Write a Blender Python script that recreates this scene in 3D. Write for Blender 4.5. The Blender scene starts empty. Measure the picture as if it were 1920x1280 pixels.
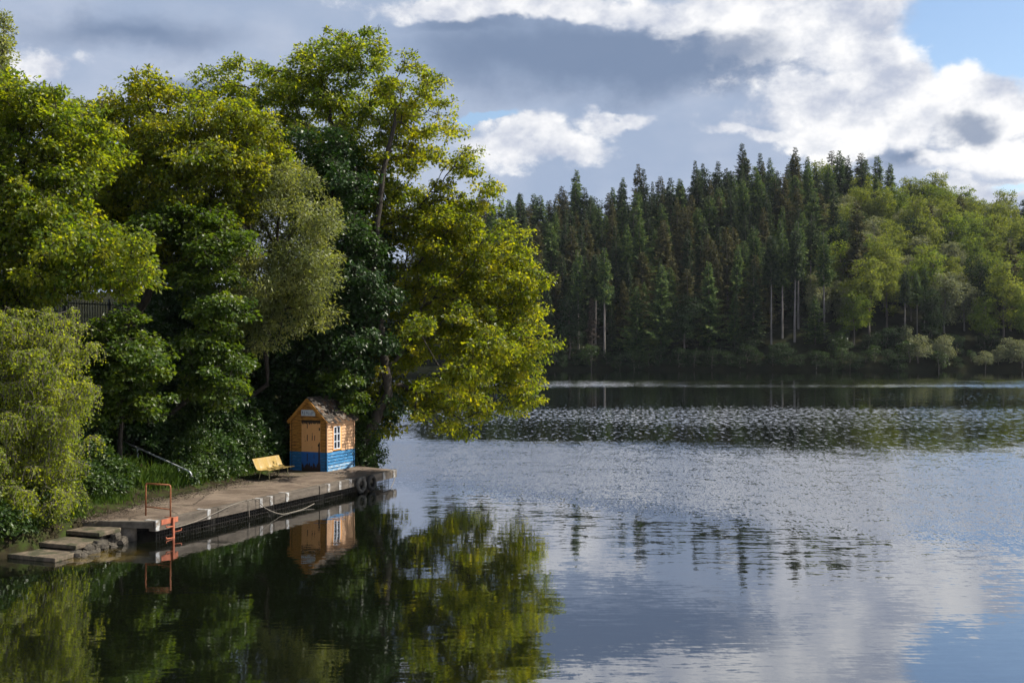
import bpy, math, random
import numpy as np
from mathutils import Vector, Matrix

# ------------------------------------------------------------------ camera, sky, sun, exposure
SC = bpy.context.scene
COL = SC.collection
FPX, CX, HORIZON, EYE = 2058.0, 960.0, 645.0, 5.8
cd = bpy.data.cameras.new('camera'); cam = bpy.data.objects.new('camera', cd); COL.objects.link(cam)
cd.sensor_width = 36.0; cd.lens = 36.0 * FPX / 1920.0
cd.shift_y = (HORIZON - 640.0) / 1920.0
cd.clip_start = 0.2; cd.clip_end = 3000
cam.location = (0, 0, EYE); cam.rotation_euler = (math.radians(90), 0, 0)
SC.camera = cam

SUN_AZ, SUN_EL = math.radians(79), math.radians(47)
S_DIR = Vector((math.sin(SUN_AZ) * math.cos(SUN_EL), math.cos(SUN_AZ) * math.cos(SUN_EL), math.sin(SUN_EL)))
ld = bpy.data.lights.new('sun', 'SUN'); sun = bpy.data.objects.new('sun', ld); COL.objects.link(sun)
ld.energy = 5.0; ld.angle = math.radians(0.5); ld.color = (1.0, 0.93, 0.80)
sun.rotation_euler = S_DIR.to_track_quat('Z', 'Y').to_euler(); sun.location = (60, 20, 80)

SC.view_settings.view_transform = 'Standard'; SC.view_settings.look = 'None'
SC.view_settings.exposure = 1.0; SC.view_settings.gamma = 1.0
SC.view_settings.use_curve_mapping = False
SC.render.engine = 'CYCLES'
SC.cycles.max_bounces = 6; SC.cycles.diffuse_bounces = 3; SC.cycles.glossy_bounces = 3
SC.cycles.transmission_bounces = 3; SC.cycles.use_denoising = True
SC.cycles.use_adaptive_sampling = True; SC.cycles.adaptive_threshold = 0.02
SC.cycles.sample_clamp_indirect = 6.0


class NT:
    """small helper that writes node graphs as expressions"""
    def __init__(self, tree):
        self.t = tree; tree.nodes.clear()

    def n(self, kind, **kw):
        nd = self.t.nodes.new(kind)
        for k, v in kw.items():
            setattr(nd, k, v)
        return nd

    def link(self, a, b):
        self.t.links.new(a, b)

    def put(self, sock, v):
        if isinstance(v, bpy.types.NodeSocket):
            self.t.links.new(v, sock)
        else:
            sock.default_value = v

    def m(self, op, a, b=None, c=None, clamp=False):
        nd = self.n('ShaderNodeMath', operation=op, use_clamp=clamp)
        self.put(nd.inputs[0], a)
        if b is not None: self.put(nd.inputs[1], b)
        if c is not None: self.put(nd.inputs[2], c)
        return nd.outputs[0]

    def step(self, v, lo, hi):
        nd = self.n('ShaderNodeMapRange', interpolation_type='SMOOTHSTEP')
        self.put(nd.inputs[0], v); self.put(nd.inputs[1], lo); self.put(nd.inputs[2], hi)
        nd.inputs[3].default_value = 0; nd.inputs[4].default_value = 1
        return nd.outputs[0]

    def mix(self, f, a, b):
        nd = self.n('ShaderNodeMix', data_type='RGBA')
        self.put(nd.inputs[0], f)
        for s, v in ((nd.inputs[6], a), (nd.inputs[7], b)):
            if not isinstance(v, bpy.types.NodeSocket):
                v = (v[0], v[1], v[2], 1.0)
            self.put(s, v)
        return nd.outputs[2]

    def xyz(self, x, y, z):
        nd = self.n('ShaderNodeCombineXYZ')
        for i, v in enumerate((x, y, z)): self.put(nd.inputs[i], v)
        return nd.outputs[0]

    def sep(self, v):
        nd = self.n('ShaderNodeSeparateXYZ'); self.put(nd.inputs[0], v)
        return nd.outputs

    def noise(self, vec, scale, detail=4, rough=0.5, dist=0.0, color=False):
        nd = self.n('ShaderNodeTexNoise')
        self.put(nd.inputs['Vector'], vec); nd.inputs['Scale'].default_value = scale
        nd.inputs['Detail'].default_value = detail; nd.inputs['Roughness'].default_value = rough
        nd.inputs['Distortion'].default_value = dist
        return nd.outputs['Color'] if color else nd.outputs['Fac']

    def ramp(self, f, stops, mode='LINEAR'):
        nd = self.n('ShaderNodeValToRGB'); cr = nd.color_ramp; cr.interpolation = mode
        while len(cr.elements) < len(stops): cr.elements.new(0.5)
        for e, (p, c) in zip(cr.elements, stops):
            e.position = p
            e.color = (c, c, c, 1) if isinstance(c, (int, float)) else (c[0], c[1], c[2], 1)
        self.put(nd.inputs[0], f)
        return nd.outputs[0]


def sky_point(x, y):
    return math.atan2(x - CX, FPX), math.atan2(HORIZON - y, math.hypot(FPX, x - CX))


def build_world():
    w = bpy.data.worlds.new('World'); SC.world = w; w.use_nodes = True
    g = NT(w.node_tree)
    out = g.n('ShaderNodeOutputWorld')
    sky = g.n('ShaderNodeTexSky', sky_type='NISHITA')
    sky.sun_disc = False; sky.sun_elevation = SUN_EL; sky.sun_rotation = SUN_AZ
    sky.air_density = 1.0; sky.dust_density = 0.6; sky.ozone_density = 1.5
    tc = g.n('ShaderNodeTexCoord')
    x, y, z = g.sep(tc.outputs['Generated'])
    u = g.m('ARCTAN2', x, y)
    v = g.m('ARCSINE', z)
    # clouds flatten towards the horizon: cloud-layer coordinates
    p = g.xyz(g.m('MULTIPLY', u, 1.0), g.m('MULTIPLY', v, 1.35), 0.37)
    warp = g.noise(p, 8.0, 7, 0.58, color=True)
    wr, wg, wb = g.sep(warp)
    uu = g.m('ADD', u, g.m('MULTIPLY', g.m('SUBTRACT', wr, 0.5), 0.13))
    vv = g.m('ADD', v, g.m('MULTIPLY', g.m('SUBTRACT', wg, 0.5), 0.085))
    fine = g.noise(p, 17.0, 9, 0.56)
    big = g.noise(g.xyz(g.m('ADD', u, 3.1), g.m('MULTIPLY', v, 2.2), 1.3), 3.4, 6, 0.55)

    def blobs(lst, un, vn):
        acc = None
        for (px, py, rx, ry, amp) in lst:
            u0, v0 = sky_point(px, py)
            a = g.m('DIVIDE', g.m('SUBTRACT', un, u0), rx / FPX)
            b = g.m('DIVIDE', g.m('SUBTRACT', vn, v0), ry / FPX)
            r = g.m('SQRT', g.m('ADD', g.m('MULTIPLY', a, a), g.m('MULTIPLY', b, b)))
            val = g.m('SUBTRACT', amp, r)
            acc = val if acc is None else g.m('MAXIMUM', acc, val)
        return acc
    fz = g.m('SUBTRACT', fine, 0.5)
    bz = g.m('SUBTRACT', big, 0.5)
    # white sunlit cumulus
    W = blobs([(1640, 200, 230, 75, 1.15), (1850, 170, 130, 60, 1.15), (1480, 60, 170, 75, 1.1), (1600, 30, 110, 120, 1.15),
               (1000, 15, 330, 34, 1.1), (1330, 30, 200, 40, 1.1), (1000, 270, 130, 42, 1.15), (1560, 265, 90, 40, 1.0),
               (1830, 340, 110, 34, 1.0), (60, 125, 80, 45, .95), (1880, 270, 80, 45, 1.0),
               (1500, -120, 700, 90, 1.1), (700, -160, 500, 60, 1.0), (1660, 110, 90, 60, 1.1), (1180, 225, 110, 26, .8), (1420, 250, 120, 30, .75), (1760, 300, 90, 30, .9)], uu, vv)
    W = g.m('ADD', W, g.m('ADD', g.m('MULTIPLY', fz, 1.6), g.m('MULTIPLY', g.m('SUBTRACT', g.noise(p, 48.0, 6, 0.62), 0.5), 0.6)))
    Wm = g.step(W, -0.05, 0.42)
    Wg = g.step(g.m('ADD', big, g.m('MULTIPLY', fz, 0.5)), 0.56, 0.72)
    high = g.step(v, 0.33, 0.55)
    # dark undersides
    D = blobs([(1120, 120, 400, 78, 1.2), (1330, 120, 260, 66, 1.1), (900, 60, 220, 50, .8), (250, 70, 330, 70, .75), (1825, 225, 110, 48, 1.05),
               (1680, 295, 120, 35, .85), (380, 175, 160, 30, .7), (1740, 60, 30, 30, .3)], uu, vv)
    Dm = g.step(g.m('ADD', D, g.m('MULTIPLY', fz, 0.35)), -0.1, 0.75)
    # gaps of blue
    B = blobs([(1880, 30, 190, 100, 1.1), (1960, 60, 150, 80, 1.1), (900, 222, 75, 15, .9), (1800, 70, 90, 90, .9),
               (1880, 330, 60, 18, .8), (2150, -30, 200, 120, 1.1)], uu, vv)
    Bm = g.step(g.m('ADD', B, g.m('MULTIPLY', fz, 0.6)), 0.05, 0.40)
    Bg = g.m('MULTIPLY', g.step(g.m('SUBTRACT', 1.0, big), 0.52, 0.64), high)
    base = g.mix(g.step(g.m('ADD', big, g.m('MULTIPLY', fz, 0.3)), 0.3, 0.7), (0.29, 0.36, 0.49), (0.44, 0.485, 0.585))
    c = g.mix(g.m('MULTIPLY', Dm, 0.92), base, (0.15, 0.205, 0.315))
    Wall = g.m('MAXIMUM', Wm, g.m('MULTIPLY', Wg, high))
    puff = g.m('SUBTRACT', g.noise(p, 33.0, 8, 0.6), 0.5)
    shade = g.step(g.m('ADD', g.m('ADD', g.m('MULTIPLY', fz, 1.2), g.m('MULTIPLY', bz, .8)), g.m('MULTIPLY', puff, 0.8)), -0.40, 0.26)
    white = g.mix(shade, (0.40, 0.44, 0.54), (0.86, 0.85, 0.84))
    c = g.mix(g.m('MULTIPLY', Wall, g.m('SUBTRACT', 1.0, g.m('MULTIPLY', g.step(g.m('ADD', D, fz), 0.35, 0.9), 0.85))), c, white)
    cover = g.m('SUBTRACT', 1.0, g.m('MAXIMUM', g.m('MULTIPLY', Bm, g.m('SUBTRACT', 1.0, g.m('MULTIPLY', g.step(W, .25, .7), .9))), Bg), clamp=True)
    b1 = g.n('ShaderNodeBackground'); g.link(sky.outputs[0], b1.inputs[0]); b1.inputs[1].default_value = 0.077
    b2 = g.n('ShaderNodeBackground'); g.link(c, b2.inputs[0]); b2.inputs[1].default_value = 0.645
    mx = g.n('ShaderNodeMixShader'); g.put(mx.inputs[0], cover)
    g.link(b1.outputs[0], mx.inputs[1]); g.link(b2.outputs[0], mx.inputs[2])
    g.link(mx.outputs[0], out.inputs[0])


build_world()

# ------------------------------------------------------------------ helpers
rng = np.random.default_rng(7)
random.seed(7)


def px(x, y, Y):
    """a place in the world that lies Y metres ahead, found from the picture"""
    return np.array([(x - CX) / FPX * Y, Y, EYE - (y - HORIZON) / FPX * Y])


QA = np.array([-10.5, 32.2])                 # near front corner of the landing stage
QD = np.array([0.394, 0.919]); QD = QD / np.linalg.norm(QD)
QN = np.array([-QD[1], QD[0]])
QANG = math.atan2(QD[1], QD[0])
DECK = 0.6


def quay(t, s, z=0.0):
    p = QA + QD * t + QN * s
    return np.array([p[0], p[1], z])


def link(o, parent=None):
    COL.objects.link(o)
    if parent is not None: o.parent = parent
    return o


def tag(o, label=None, cat=None, group=None, kind=None):
    if label: o['label'] = label
    if cat: o['category'] = cat
    if group: o['group'] = group
    if kind: o['kind'] = kind
    return o


def empty(name, loc=(0, 0, 0), rz=0.0, label=None, cat=None, group=None):
    o = bpy.data.objects.new(name, None); link(o)
    o.location = loc; o.rotation_euler = (0, 0, rz); o.empty_display_size = 0.2
    return tag(o, label, cat, group)


def np_mesh(name, v, f, tint=None, smooth=False):
    """v (N,3) floats, f (M,k) ints all with the same number of corners"""
    v = np.asarray(v, dtype=np.float32); f = np.asarray(f, dtype=np.int32)
    me = bpy.data.meshes.new(name)
    me.vertices.add(len(v)); me.vertices.foreach_set('co', v.ravel())
    k = f.shape[1]
    me.loops.add(f.size); me.loops.foreach_set('vertex_index', f.ravel())
    me.polygons.add(len(f))
    me.polygons.foreach_set('loop_start', np.arange(0, f.size, k, dtype=np.int32))
    me.polygons.foreach_set('loop_total', np.full(len(f), k, dtype=np.int32))
    if tint is not None:
        a = me.attributes.new('tint', 'FLOAT', 'FACE'); a.data.foreach_set('value', np.asarray(tint, dtype=np.float32))
    me.polygons.foreach_set('use_smooth', np.full(len(f), smooth, dtype=bool))
    me.update(); me.validate()
    return me


def obj(name, me, mat=None, parent=None, loc=None):
    o = bpy.data.objects.new(name, me)
    if mat is not None and not me.materials: me.materials.append(mat)
    link(o, parent)
    if loc is not None: o.location = loc
    return o


class MB:
    """collects solid pieces that belong to ONE part"""
    def __init__(self): self.v = []; self.f = []

    def add(self, v, f):
        k = len(self.v); self.v += [tuple(map(float, q)) for q in v]; self.f += [tuple(i + k for i in q) for q in f]
        return self

    def box(self, x0, x1, y0, y1, z0, z1):
        v = [(x0, y0, z0), (x1, y0, z0), (x1, y1, z0), (x0, y1, z0), (x0, y0, z1), (x1, y0, z1), (x1, y1, z1), (x0, y1, z1)]
        return self.add(v, [(0, 3, 2, 1), (4, 5, 6, 7), (0, 1, 5, 4), (1, 2, 6, 5), (2, 3, 7, 6), (3, 0, 4, 7)])

    def hexa(self, v):
        return self.add(v, [(0, 3, 2, 1), (4, 5, 6, 7), (0, 1, 5, 4), (1, 2, 6, 5), (2, 3, 7, 6), (3, 0, 4, 7)])

    def prism(self, poly, z0, z1):
        n = len(poly)
        v = [(a, b, z0) for a, b in poly] + [(a, b, z1) for a, b in poly]
        return self.add(v, [tuple(range(n - 1, -1, -1)), tuple(range(n, 2 * n))] + [(i, (i + 1) % n, n + (i + 1) % n, n + i) for i in range(n)])

    def tube(self, pts, r, k=8, cap=True):
        pts = [Vector(p) for p in pts]; n = len(pts); base = len(self.v); vs = []; up = None
        for i, p in enumerate(pts):
            d = (pts[min(i + 1, n - 1)] - pts[max(i - 1, 0)]).normalized()
            if up is None: up = Vector((0, 0, 1)) if abs(d.z) < 0.9 else Vector((1, 0, 0))
            a = d.cross(up).normalized(); b = a.cross(d).normalized(); up = b
            rr = r[i] if isinstance(r, (list, tuple)) else r
            for j in range(k):
                q = 2 * math.pi * j / k
                vs.append(p + a * (rr * math.cos(q)) + b * (rr * math.sin(q)))
        fs = [(i * k + j, i * k + (j + 1) % k, (i + 1) * k + (j + 1) % k, (i + 1) * k + j) for i in range(n - 1) for j in range(k)]
        if cap: fs += [tuple(range(k - 1, -1, -1)), tuple((n - 1) * k + j for j in range(k))]
        return self.add(vs, fs)

    def mesh(self, name, smooth=False):
        me = bpy.data.meshes.new(name); me.from_pydata(self.v, [], self.f)
        if smooth:
            me.polygons.foreach_set('use_smooth', np.full(len(me.polygons), True, dtype=bool))
        me.update(); return me

    def build(self, name, mat, parent=None, loc=None, smooth=False, bevel=0.0):
        me = self.mesh(name, smooth); o = obj(name, me, mat, parent, loc)
        if bevel:
            m = o.modifiers.new('bevel', 'BEVEL'); m.width = bevel; m.segments = 2; m.limit_method = 'ANGLE'
        return o


# ------------------------------------------------------------------ materials
def new_mat(name):
    m = bpy.data.materials.new(name); m.use_nodes = True
    return m, NT(m.node_tree)


def surface(name, c1, c2, scale=4.0, rough=0.8, bump=0.0, bscale=None, detail=6, stretch=(1, 1, 1), c3=None, t3=(0.55, 0.7), s3=2.0, spec=0.3, metal=0.0):
    """two colours blended by noise, with optional third-colour stains and fine relief"""
    m, g = new_mat(name)
    out = g.n('ShaderNodeOutputMaterial'); b = g.n('ShaderNodeBsdfPrincipled'); g.link(b.outputs[0], out.inputs[0])
    tc = g.n('ShaderNodeTexCoord'); mp = g.n('ShaderNodeMapping'); mp.inputs['Scale'].default_value = stretch
    g.link(tc.outputs['Object'], mp.inputs[0]); P = mp.outputs[0]
    n1 = g.noise(P, scale, detail, 0.6)
    c = g.mix(g.step(n1, 0.3, 0.7), c1, c2)
    if c3 is not None:
        n3 = g.noise(P, s3, 5, 0.65)
        c = g.mix(g.step(n3, *t3), c, c3)
    g.put(b.inputs['Base Color'], c)
    b.inputs['Roughness'].default_value = rough; b.inputs['Metallic'].default_value = metal
    b.inputs['Specular IOR Level'].default_value = spec
    if bump:
        bp = g.n('ShaderNodeBump'); bp.inputs['Strength'].default_value = bump; bp.inputs['Distance'].default_value = 0.02
        g.put(bp.inputs['Height'], g.noise(P, bscale or scale * 4, 6, 0.65)); g.link(bp.outputs[0], b.inputs['Normal'])
    return m


def leaf_mat(name, dark, mid, light, trans=0.45, warm=(1.35, 1.15, 0.45), rough=0.42, spec=0.35):
    """a leaf: coloured reflection, some gloss, and light shining through from behind"""
    m, g = new_mat(name)
    out = g.n('ShaderNodeOutputMaterial')
    at = g.n('ShaderNodeAttribute', attribute_name='tint')
    c = g.ramp(at.outputs['Fac'], [(0.0, dark), (0.5, mid), (1.0, light)])
    b = g.n('ShaderNodeBsdfPrincipled'); g.put(b.inputs['Base Color'], c); b.inputs['Roughness'].default_value = rough
    b.inputs['Specular IOR Level'].default_value = spec
    tr = g.n('ShaderNodeBsdfTranslucent')
    mul = g.n('ShaderNodeMix', data_type='RGBA', blend_type='MULTIPLY'); mul.inputs[0].default_value = 1.0
    g.link(c, mul.inputs[6]); mul.inputs[7].default_value = (warm[0], warm[1], warm[2], 1)
    g.link(mul.outputs[2], tr.inputs[0])
    mx = g.n('ShaderNodeMixShader'); mx.inputs[0].default_value = trans
    g.link(b.outputs[0], mx.inputs[1]); g.link(tr.outputs[0], mx.inputs[2]); g.link(mx.outputs[0], out.inputs[0])
    return m


M = {}
M['bark'] = surface('bark', (0.016, 0.013, 0.010), (0.045, 0.037, 0.029), 6, 0.95, 0.6, 30, stretch=(1, 1, 0.25))
M['bark_grey'] = surface('bark_grey', (0.06, 0.055, 0.045), (0.16, 0.14, 0.115), 5, 0.95, 0.5, 25, stretch=(1, 1, 0.25))
M['bark_far'] = surface('bark_far', (0.06, 0.048, 0.042), (0.15, 0.125, 0.11), 2, 0.95, stretch=(1, 1, 0.2))
M['bark_pale'] = surface('bark_pale', (0.10, 0.09, 0.085), (0.21, 0.19, 0.175), 2, 0.95, stretch=(1, 1, 0.2))
M['oak_leaf'] = leaf_mat('oak_leaf', (0.046, 0.082, 0.008), (0.112, 0.145, 0.011), (0.198, 0.202, 0.015), 0.62, (2.6, 2.2, 0.4))
M['oak_leaf_deep'] = leaf_mat('oak_leaf_deep', (0.042, 0.085, 0.01), (0.108, 0.148, 0.013), (0.185, 0.2, 0.017), 0.6, (2.5, 2.2, 0.42))
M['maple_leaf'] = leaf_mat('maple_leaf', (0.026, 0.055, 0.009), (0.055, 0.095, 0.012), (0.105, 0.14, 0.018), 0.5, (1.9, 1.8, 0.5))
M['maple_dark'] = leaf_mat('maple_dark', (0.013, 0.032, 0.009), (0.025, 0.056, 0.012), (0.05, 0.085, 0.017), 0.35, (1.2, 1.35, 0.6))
M['willow_leaf'] = leaf_mat('willow_leaf', (0.07, 0.095, 0.03), (0.135, 0.16, 0.05), (0.21, 0.22, 0.08), 0.5, (1.9, 1.8, 0.65), 0.5, 0.5)
M['birch_leaf'] = leaf_mat('birch_leaf', (0.08, 0.12, 0.012), (0.155, 0.2, 0.018), (0.24, 0.27, 0.03), 0.58, (2.2, 2.0, 0.45))
M['shrub_leaf'] = leaf_mat('shrub_leaf', (0.014, 0.034, 0.008), (0.032, 0.064, 0.011), (0.07, 0.105, 0.018), 0.38, (1.3, 1.3, 0.5))
M['grass'] = leaf_mat('grass', (0.028, 0.055, 0.008), (0.055, 0.105, 0.012), (0.11, 0.15, 0.025), 0.42, (1.4, 1.4, 0.5))
M['spruce'] = leaf_mat('spruce', (0.014, 0.028, 0.016), (0.034, 0.055, 0.024), (0.08, 0.105, 0.034), 0.18, (1.2, 1.2, 0.7), 0.7, 0.15)
M['fir'] = leaf_mat('fir', (0.026, 0.054, 0.022), (0.068, 0.112, 0.034), (0.165, 0.205, 0.05), 0.25, (1.2, 1.2, 0.7), 0.7, 0.15)
M['brown_spruce'] = leaf_mat('brown_spruce', (0.03, 0.036, 0.016), (0.065, 0.068, 0.026), (0.12, 0.112, 0.04), 0.2, (1.3, 1.1, 0.6), 0.7, 0.15)
M['far_green'] = leaf_mat('far_green', (0.05, 0.085, 0.018), (0.105, 0.15, 0.025), (0.18, 0.22, 0.036), 0.42, (1.7, 1.6, 0.6), 0.7, 0.08)
M['far_yellow'] = leaf_mat('far_yellow', (0.065, 0.09, 0.022), (0.125, 0.155, 0.034), (0.20, 0.22, 0.05), 0.42, (1.7, 1.6, 0.6), 0.7, 0.08)
M['far_silver'] = leaf_mat('far_silver', (0.085, 0.105, 0.06), (0.16, 0.18, 0.105), (0.25, 0.265, 0.16), 0.35, (1.3, 1.2, 0.6), 0.7, 0.08)
M['far_dark'] = leaf_mat('far_dark', (0.01, 0.022, 0.01), (0.018, 0.036, 0.014), (0.036, 0.06, 0.02), 0.25, (1.3, 1.2, 0.6), 0.7, 0.08)  # darker leaf colour stands for shade along the foot of the far wood
M['dead'] = leaf_mat('dead', (0.04, 0.032, 0.026), (0.065, 0.052, 0.042), (0.1, 0.08, 0.06), 0.1, (1, 1, 1), 0.8, 0.1)
M['soil'] = surface('soil', (0.014, 0.012, 0.008), (0.03, 0.026, 0.015), 3, 0.95, 0.6, 14, spec=0.0, c3=(0.03, 0.042, 0.012), t3=(0.45, 0.65))
M['hill_soil'] = surface('hill_soil', (0.008, 0.010, 0.006), (0.018, 0.018, 0.010), 0.4, 0.95, spec=0.0)
M['concrete'] = surface('concrete', (0.115, 0.082, 0.06), (0.175, 0.128, 0.094), 1.6, 0.9, 0.5, 45, c3=(0.10, 0.072, 0.05), t3=(0.52, 0.75), s3=0.7)
def deck_mat():
    m, g = new_mat('deck_concrete'); out = g.n('ShaderNodeOutputMaterial'); b = g.n('ShaderNodeBsdfPrincipled'); g.link(b.outputs[0], out.inputs[0])
    tc = g.n('ShaderNodeTexCoord'); P = tc.outputs['Object']; x, y, z = g.sep(P)
    c = g.mix(g.step(g.noise(P, 1.3, 6, 0.6), 0.35, 0.65), (0.085, 0.064, 0.05), (0.145, 0.113, 0.088))
    c = g.mix(g.step(g.noise(P, 0.5, 5, 0.65), 0.5, 0.62), c, (0.075, 0.056, 0.042))
    c = g.mix(g.m('MULTIPLY', g.step(g.noise(P, 60, 3, 0.7), 0.58, 0.7), 0.6), c, (0.25, 0.2, 0.155))
    c = g.mix(g.m('MULTIPLY', g.step(g.noise(P, 38, 3, 0.7), 0.6, 0.7), 0.7), c, (0.05, 0.038, 0.028))
    vo = g.n('ShaderNodeTexVoronoi', feature='DISTANCE_TO_EDGE'); vo.inputs['Scale'].default_value = 0.42
    wv = g.noise(P, 3.0, 4, 0.6, color=True); ad = g.n('ShaderNodeVectorMath', operation='MULTIPLY_ADD'); g.link(wv, ad.inputs[0]); ad.inputs[1].default_value = (0.35, 0.35, 0); g.link(P, ad.inputs[2])
    g.link(ad.outputs[0], vo.inputs['Vector'])
    crack = g.m('SUBTRACT', 1.0, g.step(vo.outputs['Distance'], 0.004, 0.014))
    c = g.mix(g.m('MULTIPLY', crack, 0.75), c, (0.025, 0.02, 0.014))
    moss = g.m('MULTIPLY', g.step(y, 1.9, 3.3), g.step(g.noise(P, 2.2, 5, 0.7), 0.42, 0.6))
    c = g.mix(g.m('MULTIPLY', moss, 0.8), c, (0.045, 0.045, 0.02))
    g.put(b.inputs['Base Color'], c); b.inputs['Roughness'].default_value = 0.92; b.inputs['Specular IOR Level'].default_value = 0.15
    bp = g.n('ShaderNodeBump'); bp.inputs['Strength'].default_value = 0.5; bp.inputs['Distance'].default_value = 0.02
    g.put(bp.inputs['Height'], g.m('SUBTRACT', g.noise(P, 45, 5, 0.65), crack)); g.link(bp.outputs[0], b.inputs['Normal'])
    return m


M['concrete'] = deck_mat()
M['concrete_edge'] = surface('concrete_edge', (0.05, 0.041, 0.033), (0.125, 0.104, 0.085), 5, 0.92, 0.8, 25, c3=(0.04, 0.033, 0.026), t3=(0.45, 0.66), s3=2.5, stretch=(0.5, 1, 2))
M['concrete_dark'] = surface('concrete_dark', (0.05, 0.043, 0.035), (0.13, 0.112, 0.09), 3, 0.95, 0.6, 20)
M['step_top'] = surface('step_top', (0.06, 0.048, 0.034), (0.14, 0.108, 0.078), 4, 0.9, 0.8, 22, c3=(0.035, 0.036, 0.018), t3=(0.44, 0.6), s3=2.2)
M['stone'] = surface('stone', (0.022, 0.019, 0.015), (0.075, 0.064, 0.05), 4, 0.9, 0.8, 12)
M['iron_and_void_black'] = surface('iron_and_void_black', (0.012, 0.011, 0.01), (0.03, 0.026, 0.022), 8, 0.7)
M['white_paint'] = surface('white_paint', (0.2, 0.2, 0.205), (0.33, 0.333, 0.338), 6, 0.7, c3=(0.13, 0.11, 0.09), t3=(0.46, 0.56), s3=11)
M['digit_paint'] = surface('digit_paint', (0.13, 0.13, 0.14), (0.22, 0.21, 0.2), 8, 0.7)
M['rail_paint'] = surface('rail_paint', (0.19, 0.065, 0.026), (0.30, 0.115, 0.05), 9, 0.55, 0.2, 40, c3=(0.12, 0.045, 0.02), t3=(0.56, 0.7), s3=10)
M['ladder_paint'] = surface('ladder_paint', (0.21, 0.055, 0.027), (0.30, 0.095, 0.047), 9, 0.6, 0.2, 40, c3=(0.2, 0.07, 0.04), t3=(0.6, 0.72), s3=8)
M['galvanised'] = surface('galvanised', (0.3, 0.32, 0.34), (0.46, 0.48, 0.5), 12, 0.45, metal=0.5)
M['rope'] = surface('rope', (0.09, 0.08, 0.065), (0.19, 0.17, 0.145), 40, 0.95)
M['rubber'] = surface('rubber', (0.008, 0.008, 0.008), (0.022, 0.02, 0.018), 10, 0.8, 0.3, 30)
M['rubber_worn'] = surface('rubber_worn', (0.03, 0.028, 0.024), (0.11, 0.1, 0.085), 6, 0.9, 0.4, 30)
M['bench_yellow'] = surface('bench_yellow', (0.25, 0.165, 0.048), (0.31, 0.215, 0.072), 5, 0.42, c3=(0.2, 0.145, 0.06), t3=(0.52, 0.72), s3=5)
M['leg_yellow'] = surface('leg_yellow', (0.42, 0.36, 0.16), (0.55, 0.48, 0.25), 8, 0.5)
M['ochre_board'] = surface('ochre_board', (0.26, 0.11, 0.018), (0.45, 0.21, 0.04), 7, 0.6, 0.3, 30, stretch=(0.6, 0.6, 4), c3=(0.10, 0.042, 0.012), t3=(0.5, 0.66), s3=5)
M['peach_board'] = surface('peach_board', (0.37, 0.21, 0.115), (0.43, 0.265, 0.15), 5, 0.6, 0.25, 30, stretch=(0.6, 0.6, 3), c3=(0.5, 0.36, 0.24), t3=(0.58, 0.75), s3=5)
M['orange_trim'] = surface('orange_trim', (0.52, 0.23, 0.06), (0.64, 0.31, 0.09), 6, 0.6, c3=(0.25, 0.11, 0.04), t3=(0.62, 0.78), s3=5)
M['blue_board'] = surface('blue_board', (0.012, 0.095, 0.23), (0.03, 0.15, 0.31), 6, 0.5, 0.25, 30, stretch=(0.6, 0.6, 3), c3=(0.2, 0.27, 0.34), t3=(0.55, 0.75), s3=7)
M['blue_worn'] = surface('blue_worn', (0.04, 0.15, 0.31), (0.14, 0.25, 0.36), 6, 0.6, 0.3, 30, stretch=(0.6, 0.6, 3), c3=(0.38, 0.4, 0.42), t3=(0.5, 0.7), s3=6)
M['white_frame'] = surface('white_frame', (0.40, 0.42, 0.48), (0.50, 0.52, 0.57), 8, 0.45)
M['old_wood'] = surface('old_wood', (0.012, 0.009, 0.007), (0.04, 0.024, 0.016), 9, 0.9, 0.4, 30, stretch=(1, 1, 0.2))
M['hut_inside'] = surface('hut_inside', (0.03, 0.018, 0.01), (0.05, 0.03, 0.015), 4, 0.95)
M['shingle_black'] = surface('shingle_black', (0.014, 0.012, 0.011), (0.045, 0.035, 0.028), 9, 0.85, 0.5, 30)
M['shingle_brown'] = surface('shingle_brown', (0.05, 0.028, 0.016), (0.12, 0.065, 0.032), 9, 0.85, 0.5, 30)
M['shingle_pale'] = surface('shingle_pale', (0.08, 0.066, 0.052), (0.17, 0.14, 0.115), 9, 0.75, 0.5, 30)
M['sign_panel'] = surface('sign_panel', (0.42, 0.46, 0.5), (0.55, 0.57, 0.58), 5, 0.5, c3=(0.3, 0.37, 0.37), t3=(0.55, 0.7), s3=5)
M['sign_ink'] = surface('sign_ink', (0.08, 0.1, 0.14), (0.14, 0.16, 0.2), 8, 0.6)
M['fence_paint'] = surface('fence_paint', (0.02, 0.022, 0.024), (0.04, 0.042, 0.045), 5, 0.5)


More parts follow.
